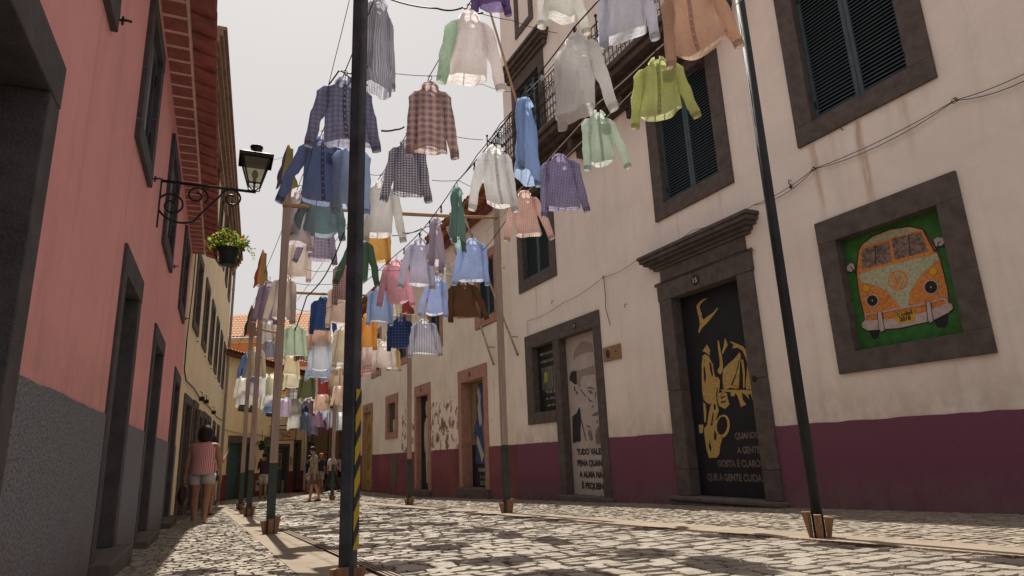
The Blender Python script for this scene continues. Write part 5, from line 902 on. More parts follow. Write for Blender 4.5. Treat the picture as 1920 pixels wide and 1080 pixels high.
for t,lab,m,r,bl in ((3.0,'right clothes line, pale cord carrying the lime and brown shirts',CORD,.006,0),(4.25,'middle right clothes line with bulbs, carrying white, lilac and pink shirts',CAB,.007,5),(5.15,'middle left clothes line carrying the plaid and grey shirts',CAB,.005,0),(6.05,'left clothes line carrying the two highest blue shirts',CAB,.005,0)):
    p=[]
    for s_ in SHIRTS:
        if s_[15]==t and s_[3]>.6: u=(Vector((s_[0],s_[1],0))-RP).dot(RD); p.append((u,s_[2]+.116))
    p.sort(); q=[p[0]]
    for a in p[1:]:
        if a[0]-q[-1][0]>.45: q.append(a)
    p=q; zz=sum(a[1] for a in p)/len(p)
    if t==6.05: p+= [(2.1,4.42),(7.4,4.45)]
    if t==5.15: p+= [(4.0,4.35)]
    p=[(-4.5,p[0][1]+.05)]+p+[(9.5,4.35),(15,4.25),(20,4.2)]
    pts=[]
    for u,z_ in p:
        v=RP+RD*u+RN*t; pts.append((v.x,v.y,z_))
    cable('clothes_line',pts,r,m,lab,'clothes line','clothes lines along the street',bulbs=bl)
cable('clothes_line',[tuple((RP+RD*u+RN*2.93).xy)+(z_,) for u,z_ in ((-4.5,4.66),(-1.2,4.60),(1.6,4.42),(3.6,4.30),(9.5,4.2))],.005,CORD,'second pale cord running just below the right clothes line','clothes line','clothes lines along the street')
WIRES=[([(-1.268, 5.918, 5.559), (-0.629, 5.423, 4.991), (-0.378, 5.48, 5.036), (-0.175, 5.299, 4.823)], 0.009, 'thick black cable looping above the off-white shirt', 0.03), ([(-0.378, 5.48, 5.036), (0.125, 6.263, 5.458), (0.697, 6.907, 5.736)], 0.004, 'thin wire running from off-white shirt towards the balcony', 0.02), ([(-1.552, 5.367, 4.299), (-1.433, 5.354, 4.192), (-1.26, 5.231, 4.039)], 0.006, 'short twisted wire above the blue grey checked shirt', 0.01), ([(-1.849, 5.962, 4.536), (-1.68, 5.735, 4.546), (-1.458, 5.404, 4.283)], 0.008, 'bent black cable beside the checked shirt hanger', 0.0), ([(-1.421, 5.107, 4.873), (-1.654, 5.46, 4.447), (-2.111, 6.261, 3.881), (-2.347, 6.62, 3.482)], 0.0035, 'thin stay wire slanting down left of the checked shirt', 0.0), ([(-1.577, 6.535, 5.082), (-0.773, 7.163, 5.365), (-0.316, 8.483, 6.052), (0.133, 9.374, 6.453)], 0.004, 'thin wire crossing behind the orange plaid shirt', 0.03), ([(-1.446, 6.719, 4.383), (-1.342, 6.959, 4.522), (-1.294, 7.31, 4.748)], 0.013, 'knotted black cable end left of the orange plaid shirt', 0.01), ([(-0.586, 6.789, 4.306), (-0.314, 7.81, 4.785)], 0.004, 'thin wire right of the orange plaid shirt', 0.01), ([(-1.738, 7.302, 4.116), (-1.65, 7.574, 4.221), (-1.518, 7.534, 4.272)], 0.004, 'thin wire above the pale grey shirt', 0.01), ([(-0.856, 6.659, 3.704), (-0.628, 7.542, 4.087), (-0.47, 8.344, 4.324)], 0.004, 'thin wire between gingham and white shirts', 0.01), ([(-0.65, 7.809, 4.215), (-0.363, 7.238, 4.285), (-0.06, 6.855, 4.486), (0.243, 6.474, 4.646), (0.579, 6.249, 4.874), (0.883, 6.311, 5.339)], 0.006, 'black cable with slack loops climbing to the balcony', 0.02), ([(-1.883, 6.922, 3.26), (-1.859, 7.098, 3.517), (-1.729, 7.286, 3.851)], 0.006, 'cable rising behind the near post by the teal shirt', 0.01), ([(-2.658, 7.577, 2.217), (-2.617, 7.83, 2.704), (-2.367, 7.554, 2.803), (-2.201, 7.333, 2.904), (-2.05, 7.145, 3.073), (-1.949, 7.055, 3.271)], 0.008, 'knotted black cable climbing from the far crossbar to the teal shirt', 0.01), ([(-1.523, 7.766, 3.452), (-1.264, 8.589, 3.839), (-1.085, 8.678, 3.765), (-0.763, 8.928, 3.655)], 0.006, 'tangled cable below the pale grey shirt', 0.03), ([(-1.37, 7.685, 3.454), (-1.158, 8.378, 3.782), (-0.856, 8.222, 3.845), (-0.544, 8.269, 4.134)], 0.006, 'doubled black cable below the wooden crossbar', 0.03), ([(-0.465, 10.12, 3.957), (-0.221, 9.634, 4.06), (0.031, 9.13, 4.236), (0.175, 8.843, 4.357)], 0.006, 'short black rope tying post to salmon gingham shirt line', 0.01), ([(-3.049, 8.58, 3.104), (-2.549, 8.252, 2.974), (-2.264, 8.129, 2.973)], 0.004, 'thin sagging wire between left post and maroon shirt', 0.02), ([(-2.548, 7.58, 2.99), (-2.473, 8.1, 3.114), (-2.274, 8.149, 3.142)], 0.0035, 'upper thin sagging wire left of the maroon shirt', 0.02), ([(-3.044, 8.572, 2.749), (-2.713, 8.356, 2.643), (-2.246, 8.095, 2.68)], 0.004, 'thin wire crossing behind the royal blue shirt', 0.03), ([(-3.721, 9.253, 5.335), (-3.131, 8.41, 5.003)], 0.003, 'faint wire left of the orange flag', 0.0), ([(-1.896, 8.066, 3.102), (-1.613, 8.84, 3.297)], 0.003, 'faint wire above the pink striped shirt', 0.01)]
for (pts,r,lab,sg_) in WIRES: cable('wire',pts,r,CAB,lab,'wire','thin wires strung across the street',sag=sg_)
# twin wire clipped along the right facade
def rw(u,off,z): v=RP+RD*u+RN*off; return (v.x,v.y,z)
cable('wall_cable',[rw(-3.9,.05,4.12),rw(-2.908,.05,4.15),rw(-1.122,.05,4.131),rw(-.082,.05,4.019),rw(1.2,.05,4.06),rw(2.766,.05,3.99),rw(3.813,.05,3.96),rw(5.4,.04,3.80),rw(7.117,.04,3.731),rw(7.13,.04,3.39)],.0048,mat('faded_black_cable',(.05,.044,.04),.7),'dark wire clipped in loops along the white townhouse wall','cable',sag=.05)
cable('wall_cable',[rw(-3.9,.04,4.09),rw(-2.908,.04,4.15),rw(-1.122,.04,4.131),rw(-.082,.04,4.019)],.005,mat('grey_cable',(.11,.09,.08),.7),'lower grey wire sagging beside the dark wire, above van mural','cable',sag=.10)
cable('wall_cable',[rw(3.813,.04,3.96),rw(3.80,.04,3.6),rw(3.83,.04,3.35),rw(3.72,.04,2.98)],.007,CAB,'short wire hanging down the wall right of door 13','cable',sag=.01)
for (u,z) in ((-2.908,4.15),(-1.122,4.131),(3.813,3.96)):
    mb=MB(); mb.tube([(.03*math.cos(a*.7),0,.03*math.sin(a*.7)) for a in range(10)],.005,4); mb.tube([(0,-.05,.0),(0,.0,.03)],.006,4); o=mb.build('wall_ring',iron); o.location=rw(u,.05,z); o.rotation_euler=(0,0,math.pi/2-RA)
    tag(o,{-2.908:'iron ring holding the twin wires at the far right of the wall',-1.122:'iron ring holding the twin wires above the van mural edge',3.813:'iron ring where the wire turns down right of door 13'}[u],'ring','rings holding the wall wire')
for k,(u,z,lab) in enumerate(((-.72,4.12,'rusty hook with white insulator under the big upper window'),(5.9,3.93,'rusty hook in the wall above door 13 window'),(-1.6,4.50,'small iron hook under the sill of the big upper window'),(3.2,3.25,'rusty nail in the wall right of door 15 frame'))):
    mb=MB(); mb.tube([(0,.06,.03),(0,0,.03),(0,-.045,.02),(0,-.05,-.03),(.02,-.045,-.05)],.007,5); 
    if k==0: mb.sphere((.02,-.045,-.08),(.022,.022,.035),0,7,5)
    o=mb.build('wall_hook',iron); o.location=rw(u,0,z); o.rotation_euler=(0,0,math.pi/2-RA+math.pi); tag(o,lab,'hook')
# long thin rods: two tied to the balcony, two leaning on the peeling house
RODS=[((0.364, 13.736, 8.548), (-0.452, 14.338, 12.661), 0.03, 0, 'honey wood rod tied to the left end of the balcony'), ((1.867, 10.689, 7.706), (1.42, 10.824, 9.645), 0.032, 0, 'honey wood rod tied to the middle of the balcony railing'), ((0.065, 15.65, 3.013), (-1.185, 15.355, 6.672), 0.028, 1, 'long peeling white rod leaning from the peeling house, right of two'), ((-0.582, 16.942, 2.972), (-1.712, 16.408, 6.712), 0.028, 1, 'long peeling white rod leaning from the peeling house, left of two')]
for (a,b,r,k,lab) in RODS:
    mb=MB(); A,B=Vector(a),Vector(b); mb.tube([A.lerp(B,i/6) for i in range(7)],r,7); o=mb.build('pole_rod',MC['honey_wood_pole'] if k==0 else mat('peeling_white_rod',(.40,.33,.28),.8,.35,14,.5,40),smooth=True); tag(o,lab,'pole')
    q=MB()
    if k: 
        w=B-A; p=A.lerp(B,.12); c=p+RN*-.5; q.tube([p,(c.x,c.y,p.z)],.012,5); q.sphere(tuple(A),(.03,.03,.04),0,7,5); q.build('wall_bracket',iron,o)
    else: q.tube([A.lerp(B,.02),A.lerp(B,.07)],r+.012,8); q.build('rope_binding',CAB,o)
# carved wooden plaque
pl=empty('wall_plaque',rw(3.765,0,2.30),math.pi/2-RA); tag(pl,'carved wooden board with a round cut-out right of door 13','wooden board')
mb=MB(); mb.box(-.285,-.002,.0,.03,0,.28); mb.box(.002,.285,.0,.03,0,.28); mb.build('board',mat('bleached_board_wood',(.30,.19,.10),.8,.25,5,.5,30,stretch=(1,1,8)),pl,bevel=.004)
mb=MB(); mb.prism([(.12+.07*math.cos(a*.6)*(1+.2*math.sin(a)),.14+.085*math.sin(a*.6)) for a in range(10)],.0315,.030); mb.prism([(.10,.08),(.14,.08),(.11,.03)],.0315,.030)
for (a,b,r_) in ((-.14,.15,.022),(-.20,.12,.012),(-.09,.17,.010)): mb.prism([(a+r_*math.cos(k),b+r_*math.sin(k)) for k in range(6)],.0315,.030)
mb.build('carving',MC['dark_door_wood'],pl)
# ================================================================ street lamp on a wall bracket, flower basket
def lw_(u,off,z): n=Vector((LD.y,-LD.x,0)); v=LP+LD*u+n*off; return Vector((v.x,v.y,z))
IRONB=mat('black_lamp_iron',(.020,.021,.026),.45,.2,9,.25,70,metal=.3)
lamp=empty('wall_lamp',(-3.524, 5.946, 3.5),0.4403); tag(lamp,'black iron street lamp on a scrolled bracket fixed to the pink house','lamp')
mb=MB(); AL=0.879
mb.box(-.01,.015,-.012,.012,-.50,.02); mb.box(0,AL+.02,-.010,.010,-.012,.012)
def spiral(cx,cz,r0,r1,a0,a1,n=22): return [(cx+(r0+(r1-r0)*i/n)*math.cos(a0+(a1-a0)*i/n),0,cz+(r0+(r1-r0)*i/n)*math.sin(a0+(a1-a0)*i/n)) for i in range(n+1)]
k=AL
mb.tube(spiral(.135*k,-.285*k,.16*k,.035*k,R(200),R(200)-R(520),28)[::-1]+spiral(.24*k,-.22*k,.27*k,.27*k,R(200),R(300),8)+[(.46*k,0,-.33*k),(.58*k,0,-.17*k),(.64*k,0,-.09*k)]+spiral(.76*k,-.12*k,.125*k,.035*k,R(160),R(160)-R(470),24),.011,6)
mb.tube(spiral(.385*k,-.135*k,.125*k,.03*k,R(-40),R(-40)+R(500),24),.011,6)
mb.build('scroll_bracket',IRONB,lamp,smooth=True)
lan=MB(); LX=AL; B0,B1,H0,H1=.062,.140,.085,.385
def sq(r,z): return [(LX-r,-r,z),(LX+r,-r,z),(LX+r,r,z),(LX-r,r,z)]
for p,q in zip(sq(B0,H0),sq(B1,H1)): lan.tube([p,q],.009,5)
for rr,zz in ((B0,H0),(B1,H1)):
    s4=sq(rr,zz); 
    for i in range(4): lan.tube([s4[i],s4[(i+1)%4]],.010,5)
lan.loft([sq(B1+.03,H1-.035),sq(B1+.032,H1+.005),sq(B1*.62,H1+.05),sq(.045,H1+.065)],0,False,True)
lan.loft([[(LX+r*math.cos(a*math.pi/6),r*math.sin(a*math.pi/6),z) for a in range(12)] for r,z in ((.058,H1+.05),(.058,H1+.125),(.067,H1+.13),(.067,H1+.145),(.04,H1+.16))],0,True,True)
for i in range(4):
    a=sq(B0,H0)[i]; lan.tube([a,(LX+(a[0]-LX)*.9,a[1]*.9,.04),(LX,0,.006)],.007,5)
lan.tube([(LX,0,0),(LX,0,.10)],.012,6); lan.tube([(LX-.06,0,.055),(LX+.06,0,.055)],.006,4)
lan.build('lantern',IRONB,lamp)
t=NT('lamp_glass'); g=t.n("ShaderNodeBsdfTransparent"); g.inputs[0].default_value=(.62,.60,.50,1); d=t.n("ShaderNodeBsdfGlossy"); d.inputs['Roughness'].default_value=.15; d.inputs[0].default_value=(.7,.7,.62,1); df=t.n("ShaderNodeBsdfTranslucent"); df.inputs[0].default_value=(.5,.48,.36,1); a1=t.n("ShaderNodeMixShader"); a1.inputs[0].default_value=.25; t.l(g.outputs[0],a1.inputs[1]); t.l(df.outputs[0],a1.inputs[2]); a2=t.n("ShaderNodeMixShader"); a2.inputs[0].default_value=.10; t.l(a1.outputs[0],a2.inputs[1]); t.l(d.outputs[0],a2.inputs[2]); t.done(a2.outputs[0])
mb=MB(); p,q=sq(B0-.004,H0),sq(B1-.004,H1)
for i in range(4): mb.add([p[i],p[(i+1)%4],q[(i+1)%4],q[i]],[(0,1,2,3)])
mb.build('glass_panes',t.m,lamp)
mb=MB(); mb.sphere((LX,0,.20),(.032,.032,.055),0,10,8); mb.tube([(LX,0,.10),(LX,0,.15)],.018,8); mb.build('bulb',MC['frosted_bulb_glass'],lamp)
bk=empty('hanging_flower_basket',(-2.916, 6.233, 2.819),.3); tag(bk,'dark green pot of red flowers in a wire basket hanging under the lamp bracket','flower basket')
mb=MB(); mb.loft([[(r*math.cos(a*math.pi/10),r*math.sin(a*math.pi/10),z) for a in range(20)] for r,z in ((.072,-.155),(.098,.0),(.106,.002),(.106,.022),(.096,.022),(.090,-.01))],0,True,True); mb.build('pot',mat('deep_teal_pot',(.016,.032,.036),.5,.2,7,.2,50),bk,smooth=False)
mb=MB()
for k in range(16):
    a0,a1=2*math.pi*k/16,2*math.pi*(k+1)/16; am=(a0+a1)/2
    for (r,z,a),(r2,z2,b) in (((.135,.02,a0),(.128,-.05,am)),((.128,-.05,am),(.135,.02,a1)),((.128,-.05,a0),(.112,-.11,am)),((.112,-.11,am),(.128,-.05,a1)),((.112,-.11,a0),(.082,-.155,am)),((.082,-.155,am),(.112,-.11,a1))):
        mb.tube([(r*math.cos(a),r*math.sin(a),z),(r2*math.cos(b),r2*math.sin(b),z2)],.0022,4)
for r,z in ((.137,.022),(.082,-.157)): mb.tube([(r*math.cos(k*.3307),r*math.sin(k*.3307),z) for k in range(20)],.0035,4)
for k in range(3): mb.tube([(.135*math.cos(k*2.1),.135*math.sin(k*2.1),.02),(.06*math.cos(k*2.1),.06*math.sin(k*2.1),.18),(0,0,0.561)],.0024,4)
mb.build('wire_basket',IRONB,bk)
rng=random.Random(11); mb=MB(); fl=MB()
def leaf(mb,p,s,m=0):
    d=Vector((rng.uniform(-1,1),rng.uniform(-1,1),rng.uniform(-.6,.8))).normalized(); e=d.orthogonal().normalized(); e=Matrix.Rotation(rng.uniform(0,6.28),3,d)@e; c=d.cross(e); p=Vector(p)
    mb.add([p,p+d*s*.5+e*s*.42+c*s*.1,p+d*s,p+d*s*.5-e*s*.42+c*s*.1,p+d*s*.55],[(0,1,4),(1,2,4),(2,3,4),(3,0,4)],m)
for k in range(560):
    a=rng.uniform(0,6.28); r=.175*math.sqrt(rng.random())*1.1; z=.03+rng.uniform(0,.16)*(1-r*2.2)+.05*math.sin(a*3)
    leaf(mb,(r*math.cos(a),r*math.sin(a),z),rng.uniform(.026,.052),rng.choice((0,1,1,2)))
for (a,n_) in ((-.15,34),(.5,14),(2.9,20),(-.5,22),(3.5,12)):
    for i in range(n_):
        f=i/n_; leaf(mb,((.10+.16*f)*math.cos(a)+rng.uniform(-.02,.02),(.10+.12*f)*math.sin(a)+rng.uniform(-.02,.02),.09+.06*math.sin(f*3)-.20*f*(n_/34)),rng.uniform(.018,.036),rng.choice((0,1,2)))
def leafm(n,c):
    t=NT(n); d=t.n("ShaderNodeBsdfDiffuse"); d.inputs[0].default_value=c+(1,); r=t.n("ShaderNodeBsdfTranslucent"); r.inputs[0].default_value=sc(c,1.5)+(1,); x=t.n("ShaderNodeMixShader"); x.inputs[0].default_value=.5; t.l(d.outputs[0],x.inputs[1]); t.l(r.outputs[0],x.inputs[2]); return t.done(x.outputs[0])
LG=[leafm('leaf_green',(.13,.20,.04)),leafm('leaf_yellow_green',(.30,.33,.07)),leafm('leaf_dark_green',(.035,.07,.015))]
mb.build('foliage',LG,bk)
for (x,y,z,n_) in ((-.10,-.05,.155,9),(.02,-.08,.145,14),(-.06,.03,.17,9),(-.19,-.03,.03,16),(.13,-.06,.12,8),(.245,-.06,-.02,7)):
    for i in range(n_): leaf(fl,(x+rng.gauss(0,.014),y+rng.gauss(0,.014),z+rng.gauss(0,.012)),.022,1 if x<-.15 else 2 if x>.2 else 0)
fl.build('flowers',[leafm('red_petal',(.50,.045,.03)),leafm('plum_petal',(.16,.03,.05)),leafm('pink_petal',(.55,.08,.16))],bk)
# fern basket on the yellow house, far slim lamp, plant over the far shirts
def fern(name,p,s,label):
    e=empty(name,p); tag(e,label,'hanging plant'); mb=MB(); mb.loft([[(r*s*math.cos(a*.628),r*s*math.sin(a*.628),z*s) for a in range(10)] for r,z in ((.10,-.3),(.16,-.02),(.17,0))],0,True,True); mb.tube([(0,0,0),(0,0,.6*s)],.01,4); mb.build('pot',MC['deep_teal_pot'],e)
    mb=MB()
    for k in range(26):
        a=rng.uniform(0,6.28); L_=rng.uniform(.3,.5)*s
        for i in range(7): f=i/6; leaf(mb,(L_*f*math.cos(a),L_*f*math.sin(a),.02+L_*(.9*f-1.2*f*f)),.10*s,rng.choice((0,2,1)))
    mb.build('foliage',LG,e)
fern('hanging_plant',at3(2.7,.35,1.42),.9,'spiky fern in a pot hanging on the yellow corner house')
fern('hanging_plant',(-6.856, 24.0, 2.764),1.0,'leafy plant in a dark pot hanging below the brick red shirt')
sl_=empty('slim_street_lamp',(-9.046, 31, -0.793)); tag(sl_,'slim black street lamp standing far down the street beside people','street lamp')
mb=MB(); mb.tube([(0,0,0),(0,0,.25),(0,0,.3),(0,0,2.9)],[.06,.06,.035,.03],8); mb.build('pole',IRONB,sl_)
mb=MB(); mb.loft([[(r*math.cos(a*.785),r*math.sin(a*.785),z) for a in range(8)] for r,z in ((.05,2.88),(.10,2.95),(.20,3.0),(.08,3.12))],0,True,True); mb.tube([(-.4,0,2.75),(.1,0,2.85)],.02,5); mb.build('lamp_head',IRONB,sl_)
# ================================================================ people
SKIN=mat('tanned_skin',(.36,.19,.12),.6,.08,9,.08,60); SKIN2=mat('light_skin',(.42,.25,.17),.6,.08,9,.08,60); HAIR=mat('dark_hair',(.020,.014,.012),.6,.25,20,.5,60,stretch=(6,6,1))
def skinmesh(name,nodes,edges,m,parent=None,sub=2,root=0):
    me=bpy.data.meshes.new(name); me.from_pydata([n[0] for n in nodes],edges,[]); me.materials.append(m); o=bpy.data.objects.new(name,me); COL.objects.link(o)
    o.modifiers.new('skin','SKIN'); o.modifiers['skin'].use_smooth_shade=True
    for v,n in zip(me.skin_vertices[0].data,nodes): r=n[1]; v.radius=r if isinstance(r,tuple) else (r,r)
    me.skin_vertices[0].data[root].use_root=True
    s_=o.modifiers.new('subdivision','SUBSURF'); s_.levels=sub; s_.render_levels=sub
    if parent: o.parent=parent
    return o
def person(loc,rz,label,H=1.7,w=1.0,legs=((.0,.0),(.0,.0)),arms=((12,0,0),(12,0,0)),top=None,short=None,skin=None,hair='short',headturn=0,headdown=0,long=False,bag=None,sleeve=.45,shoes=None,hem=.93,fingers=True,glasses=False,cap=None):
    """legs: (hip swing, knee bend) degrees, left then right; arms: (splay, swing forward, elbow bend); the figure faces local +y"""
    k=H/1.7; skin=skin or SKIN; N=[];E=[]
    def add(p,r,to=None):
        N.append((Vector(p)*k,(r[0]*k,r[1]*k) if isinstance(r,tuple) else r*k)); 
        if to is not None: E.append((to,len(N)-1))
        return len(N)-1
    pel=add((0,0,.94),(.145*w,.105*w)); sp=add((0,.0,1.08),(.130*w,.10*w),pel); ch=add((0,.01,1.26),(.150*w,.11*w),sp); nb=add((0,-.005,1.41),(.085,.07),ch); nk=add((0,.005,1.48),.050,nb)
    ht,hd=R(headturn),R(headdown)
    def hp(x,y,z): 
        y2=y*math.cos(hd)+(z)*math.sin(hd)*1; z2=z*math.cos(hd)-y*math.sin(hd); return (x*math.cos(ht)-y2*math.sin(ht),x*math.sin(ht)+y2*math.cos(ht)+.01,1.50+z2)
    h1=add(hp(0,.022,.055),(.058,.066),nk); h2=add(hp(0,.012,.125),(.075,.088),h1); h3=add(hp(0,.0,.185),(.062,.072),h2)
    nose=add(hp(0,.105,.105),.013,h2)
    for sx in (-1,1): add(hp(sx*.083,-.005,.11),.013,h2)
    J={}
    for sx,(swing,knee),(spl,asw,elb) in ((-1,legs[0],arms[0]),(1,legs[1],arms[1])):
        a,b=R(swing),R(swing-knee); hip=Vector((sx*.085*w,0,.88)); kn=hip+Vector((sx*.005,math.sin(a)*.42,-math.cos(a)*.42)); an=kn+Vector((0,math.sin(b)*.40,-math.cos(b)*.40))
        i=add(hip,.088*w,pel); th=add(hip.lerp(kn,.5),.076*w,i); i=add(kn,.054*w**.7,th); cf=add(kn.lerp(an,.35)+Vector((0,-.014,0)),.060*w**.7,i); i=add(an,.034,cf); he=add(an+Vector((0,-.02,-.045)),.032,i); to=add(an+Vector((sx*.02,.13,-.055)),(.038,.022),i)
        J['leg',sx]=(hip,kn,an)
        s0=Vector((sx*.165*w,-.005,1.385)); c=R(spl); f=R(asw); up=Vector((sx*math.sin(c),math.sin(f),-math.cos(c)*math.cos(f))).normalized(); e_=s0+up*.285; g=R(asw+elb); lo=Vector((sx*math.sin(c)*.6,math.sin(g),-math.cos(g))).normalized(); wr=e_+lo*.245
        i=add(s0,.056*w,ch if True else nb); i=add(s0.lerp(e_,.5),.047*w,i); i=add(e_,.038*w,i); i=add(e_.lerp(wr,.4),.036*w,i); i=add(wr,.024,i); pa=add(wr+lo*.06,(.034,.018),i)
        J['arm',sx]=(s0,e_,wr,wr+lo*.09)
        if fingers:
            sd=Vector((0,1,0))-lo*lo.y; sd=sd.normalized() if sd.length>.1 else Vector((1,0,0))
            for q in range(4): i=add(wr+lo*.115+sd*(q-1.5)*.019,.0085,pa); add(wr+lo*(.165+(.012,.02,.014,0)[q])+sd*(q-1.5)*.021+Vector((-sx*.012,0,0)),.0075,i)
            i=add(wr+lo*.055+sd*.045,.010,pa); add(wr+lo*.10+sd*.058,.008,i)
    body=skinmesh('person',N,E,skin,None,2 if fingers else 1,pel); body.location=(loc[0],loc[1],loc[2]); body.rotation_euler=(0,0,rz)
    tag(body,label,'person')
    V=lambda p:Vector(p)*k
    # top
    z0=hem; n=18; mb=MB(); rings=[]
    for zz,wx,wy,yy in ((z0,.178,.138,0),(1.0,.172,.132,0),(1.1,.160,.122,0),(1.22,.172,.130,.005),(1.32,.182,.125,.0),(1.39,.165,.095,-.005),(1.425,.11,.078,-.005),(1.45,.068,.060,.0)):
        rings.append([V((wx*w*math.cos(2*math.pi*j/n)*(1+.02*math.sin(j*3+zz*20)),yy+wy*w*math.sin(2*math.pi*j/n)*(1+.03*math.sin(j*2+zz*9)),zz)) for j in range(n)])
    mb.loft(rings); mb.build('shirt',top,body,smooth=True)
    for sx in (-1,1) if sleeve>.1 else ():
        s0,e_,wr,hn=J['arm',sx]; mb=MB(); en=s0.lerp(e_,min(1,sleeve*1.6)); s1=s0+Vector((-sx*.045,0,.012)); mb.tube([V(s1),V(s0),V(s0.lerp(en,.6)),V(en)],[.070*w*k,.070*w*k,.066*w*k,.064*w*k],10); mb.build('sleeve',top,body,smooth=True)
    # shorts, trousers or skirt
    mb=MB(); rings=[[V((wx*w*math.cos(2*math.pi*j/n),wy*w*math.sin(2*math.pi*j/n),zz)) for j in range(n)] for zz,wx,wy in ((1.02,.150,.118),(.93,.168,.132),(.84,.172,.130))]
    mb.loft(rings,0,False,True)
    for sx in (-1,1):
        hip,kn,an=J['leg',sx]
        if long: pts=[hip+Vector((0,0,-.02)),hip.lerp(kn,.5),kn,kn.lerp(an,.5),an+Vector((0,0,.01))]; rr=[.104,.090,.070,.068,.058]
        else: pts=[hip+Vector((0,0,-.02)),hip.lerp(kn,.35),hip.lerp(kn,.66 if short[1] is None else short[1])]; rr=[.104,.100,.098]
        mb.tube([V(p) for p in pts],[r*w*k for r in rr],12)
    mb.build('trousers' if long else 'shorts',short[0],body,smooth=True)
    for sx in (-1,1):
        hip,kn,an=J['leg',sx]; mb=MB(); c=an+Vector((sx*.01,.045,-.062)); mb.sphere(tuple(V(c)),(.046*k,.128*k,.030*k),0,10,6); mb.sphere(tuple(V(c+Vector((0,0,-.018)))),(.050*k,.135*k,.016*k),0,10,5); mb.build('shoe',shoes or BLACK,body,smooth=True)
    # hair
    mb=MB(); rings=[]; nn=16
    prof={'short':((.095,.084),(.125,.094),(.165,.096),(.205,.085),(.235,.058),(.250,.015)),'bob':((-.055,.085),(-.02,.118),(.05,.135),(.12,.132),(.18,.118),(.225,.092),(.255,.055),(.265,.012))}[hair if hair in('short','bob') else 'short']
    for zz,r in prof:
        g=[]
        for j in range(nn):
            a=2*math.pi*j/nn; x_,y_=math.sin(a)*r,-math.cos(a)*r*1.10-.012
            if y_>.03 and zz<.19: y_=.03 if hair=='bob' else min(y_,.045); x_*=1.0
            g.append(V(hp(x_*(1+.05*math.sin(j*4+zz*40)),y_,zz-(.0))))
        rings.append(g)
    mb.loft(rings,0,True,True); mb.build('cap' if cap else 'hair',cap or HAIR,body,smooth=True)
    mb=MB()
    for sx in (-1,1): mb.sphere(tuple(V(hp(sx*.032,.086,.128))),(.011*k,.007*k,.007*k),0,6,4)
    if glasses:
        for sx in (-1,1): mb.sphere(tuple(V(hp(sx*.036,.094,.126))),(.030*k,.008*k,.022*k),0,8,5)
        for sx in (-1,1): mb.tube([V(hp(sx*.06,.088,.13)),V(hp(sx*.084,.0,.128))],.004*k,4)
        mb.build('sunglasses',BLACK,body)
    else: mb.build('eyes',BLACK,body)
    mb=MB(); mb.sphere(tuple(V(hp(0,.088,.060))),(.022*k,.006*k,.006*k),0,6,4); mb.build('mouth',mat('lip',(.30,.10,.08),.5),body)
    return body,J,k
def stripes(name,c1,c2,per):
    t=NT(name); x,y,z=t.xyz(); f=t.math('FRACT',t.math('ADD',t.math('DIVIDE',x,per),20.0)); c=t.mix(t.math('LESS_THAN',f,.5),c1,c2); return t.done(t.bsdf(c,.85,t.bump(t.noise(14,4,.6),.5,.02)))
def gp(x,y): return (x,y,zg(y)+.045*0+.0)
WH=mat('white_shorts_cotton',(.48,.42,.42),.85,.08,8,.3,50)
b,J,k=person((-5.50,11.42,zg(11.42)+.012),R(8),'woman with dark bob seen from behind, red striped sleeveless blouse, white shorts',1.56,1.30,((4,4),(-6,6)),((11,-4,4),(12,2,10)),stripes('red_white_stripes',(.60,.13,.14),(.74,.52,.51),.026),(WH,.50),SKIN,'bob',sleeve=.05,shoes=mat('beige_sandal_leather',(.32,.27,.22),.7),hem=.86)
h=J['arm',-1][3]*k; mb=MB(); mb.sphere((h.x-.01,h.y,h.z-.26),(.075,.13,.17),0,12,8); mb.tube([(h.x-.01,h.y-.06,h.z-.13),(h.x-.005,h.y-.03,h.z-.02),(h.x,h.y,h.z+.01),(h.x-.005,h.y+.03,h.z-.02),(h.x-.01,h.y+.06,h.z-.13)],.010,5)
o=mb.build('handbag',mat('plum_leather',(.055,.018,.024),.5,.2,8,.3,50),smooth=True); o.location=b.location; o.rotation_euler=b.rotation_euler; tag(o,'dark plum handbag held low by the woman in the striped blouse','handbag')
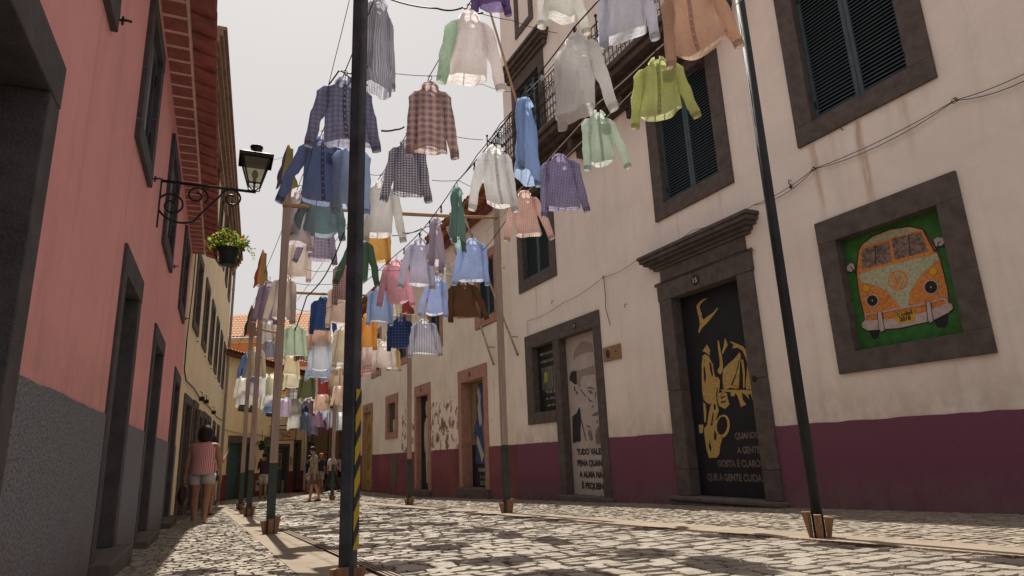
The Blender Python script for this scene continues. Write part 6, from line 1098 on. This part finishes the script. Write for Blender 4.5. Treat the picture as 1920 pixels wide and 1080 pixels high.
b,J,k=person((-6.723, 14.3, -0.366),R(10),'second woman mostly hidden by the first, arm raised, black shorts',1.60,1.0,((6,6),(-6,8)),((10,0,10),(12,24,112)),mat('greyish_top',(.42,.37,.33),.85),(BLACK,.35),SKIN,'bob',sleeve=.1,hem=.95)
b,J,k=person((-6.93,22.2,zg(22.2)+.02),R(115),'man looking down in patterned shirt, grey shorts, dark glasses and black shoes',1.74,1.02,((10,4),(-12,6)),((10,-6,12),(10,10,14)),speckle('floral_khaki_print',(.36,.32,.24),(.18,.16,.11),(.46,.43,.36),16),(mat('taupe_shorts',(.13,.10,.095),.85),.82),SKIN2,'short',headturn=10,headdown=28,glasses=True,hem=.86)
person((-10.326, 26.6, -0.758),R(20),'person in a maroon shirt and white shorts turned to the shop front',H=1.72,top=mat('maroon_tee',(.055,.022,.035),.85),short=(WH,.8),legs=((8,2),(-6,4)),arms=((10,25,60),(12,25,50)),fingers=False)
person((-9.468, 29.5, -0.781),R(-60),'person in navy and red bending at the doorway behind the patterned shirt man',H=1.6,top=mat('navy_tee',(.02,.03,.08),.85),short=(WH,.7),headdown=20,fingers=False)
person((-9.046, 30.0, -0.785),R(150),'person in an orange cap and pale shorts right behind the patterned shirt man',H=1.68,top=mat('charcoal_tee',(.03,.03,.04),.85),short=(mat('khaki_shorts',(.36,.30,.24),.85),.8),cap=mat('orange_cap',(.55,.19,.04),.8),fingers=False)
person((-8.251, 29.0, -0.777),R(-110),'person striding in white t-shirt and black trousers with a bag strap',H=1.70,top=mat('white_tee',(.55,.52,.50),.85),short=(BLACK,None),long=True,legs=((24,8),(-20,18)),arms=((12,18,20),(12,-14,15)),fingers=False)
person((-10.004, 34, -0.817),R(170),'person in dark clothes beside the slim street lamp',H=1.7,top=mat('ink_tee',(.02,.025,.04),.85),short=(BLACK,None),long=True,fingers=False)
person((-9.449, 35, -0.825),R(200),'distant person in pale top and black shorts near the end house',H=1.7,top=MC['white_tee'],short=(BLACK,.8),arms=((12,20,60),(12,20,60)),fingers=False)
person((-10.443, 38, -0.849),R(160),'distant person in black dress standing at the end house entrance',H=1.68,top=BLACK,short=(BLACK,.9),hair='bob',fingers=False)
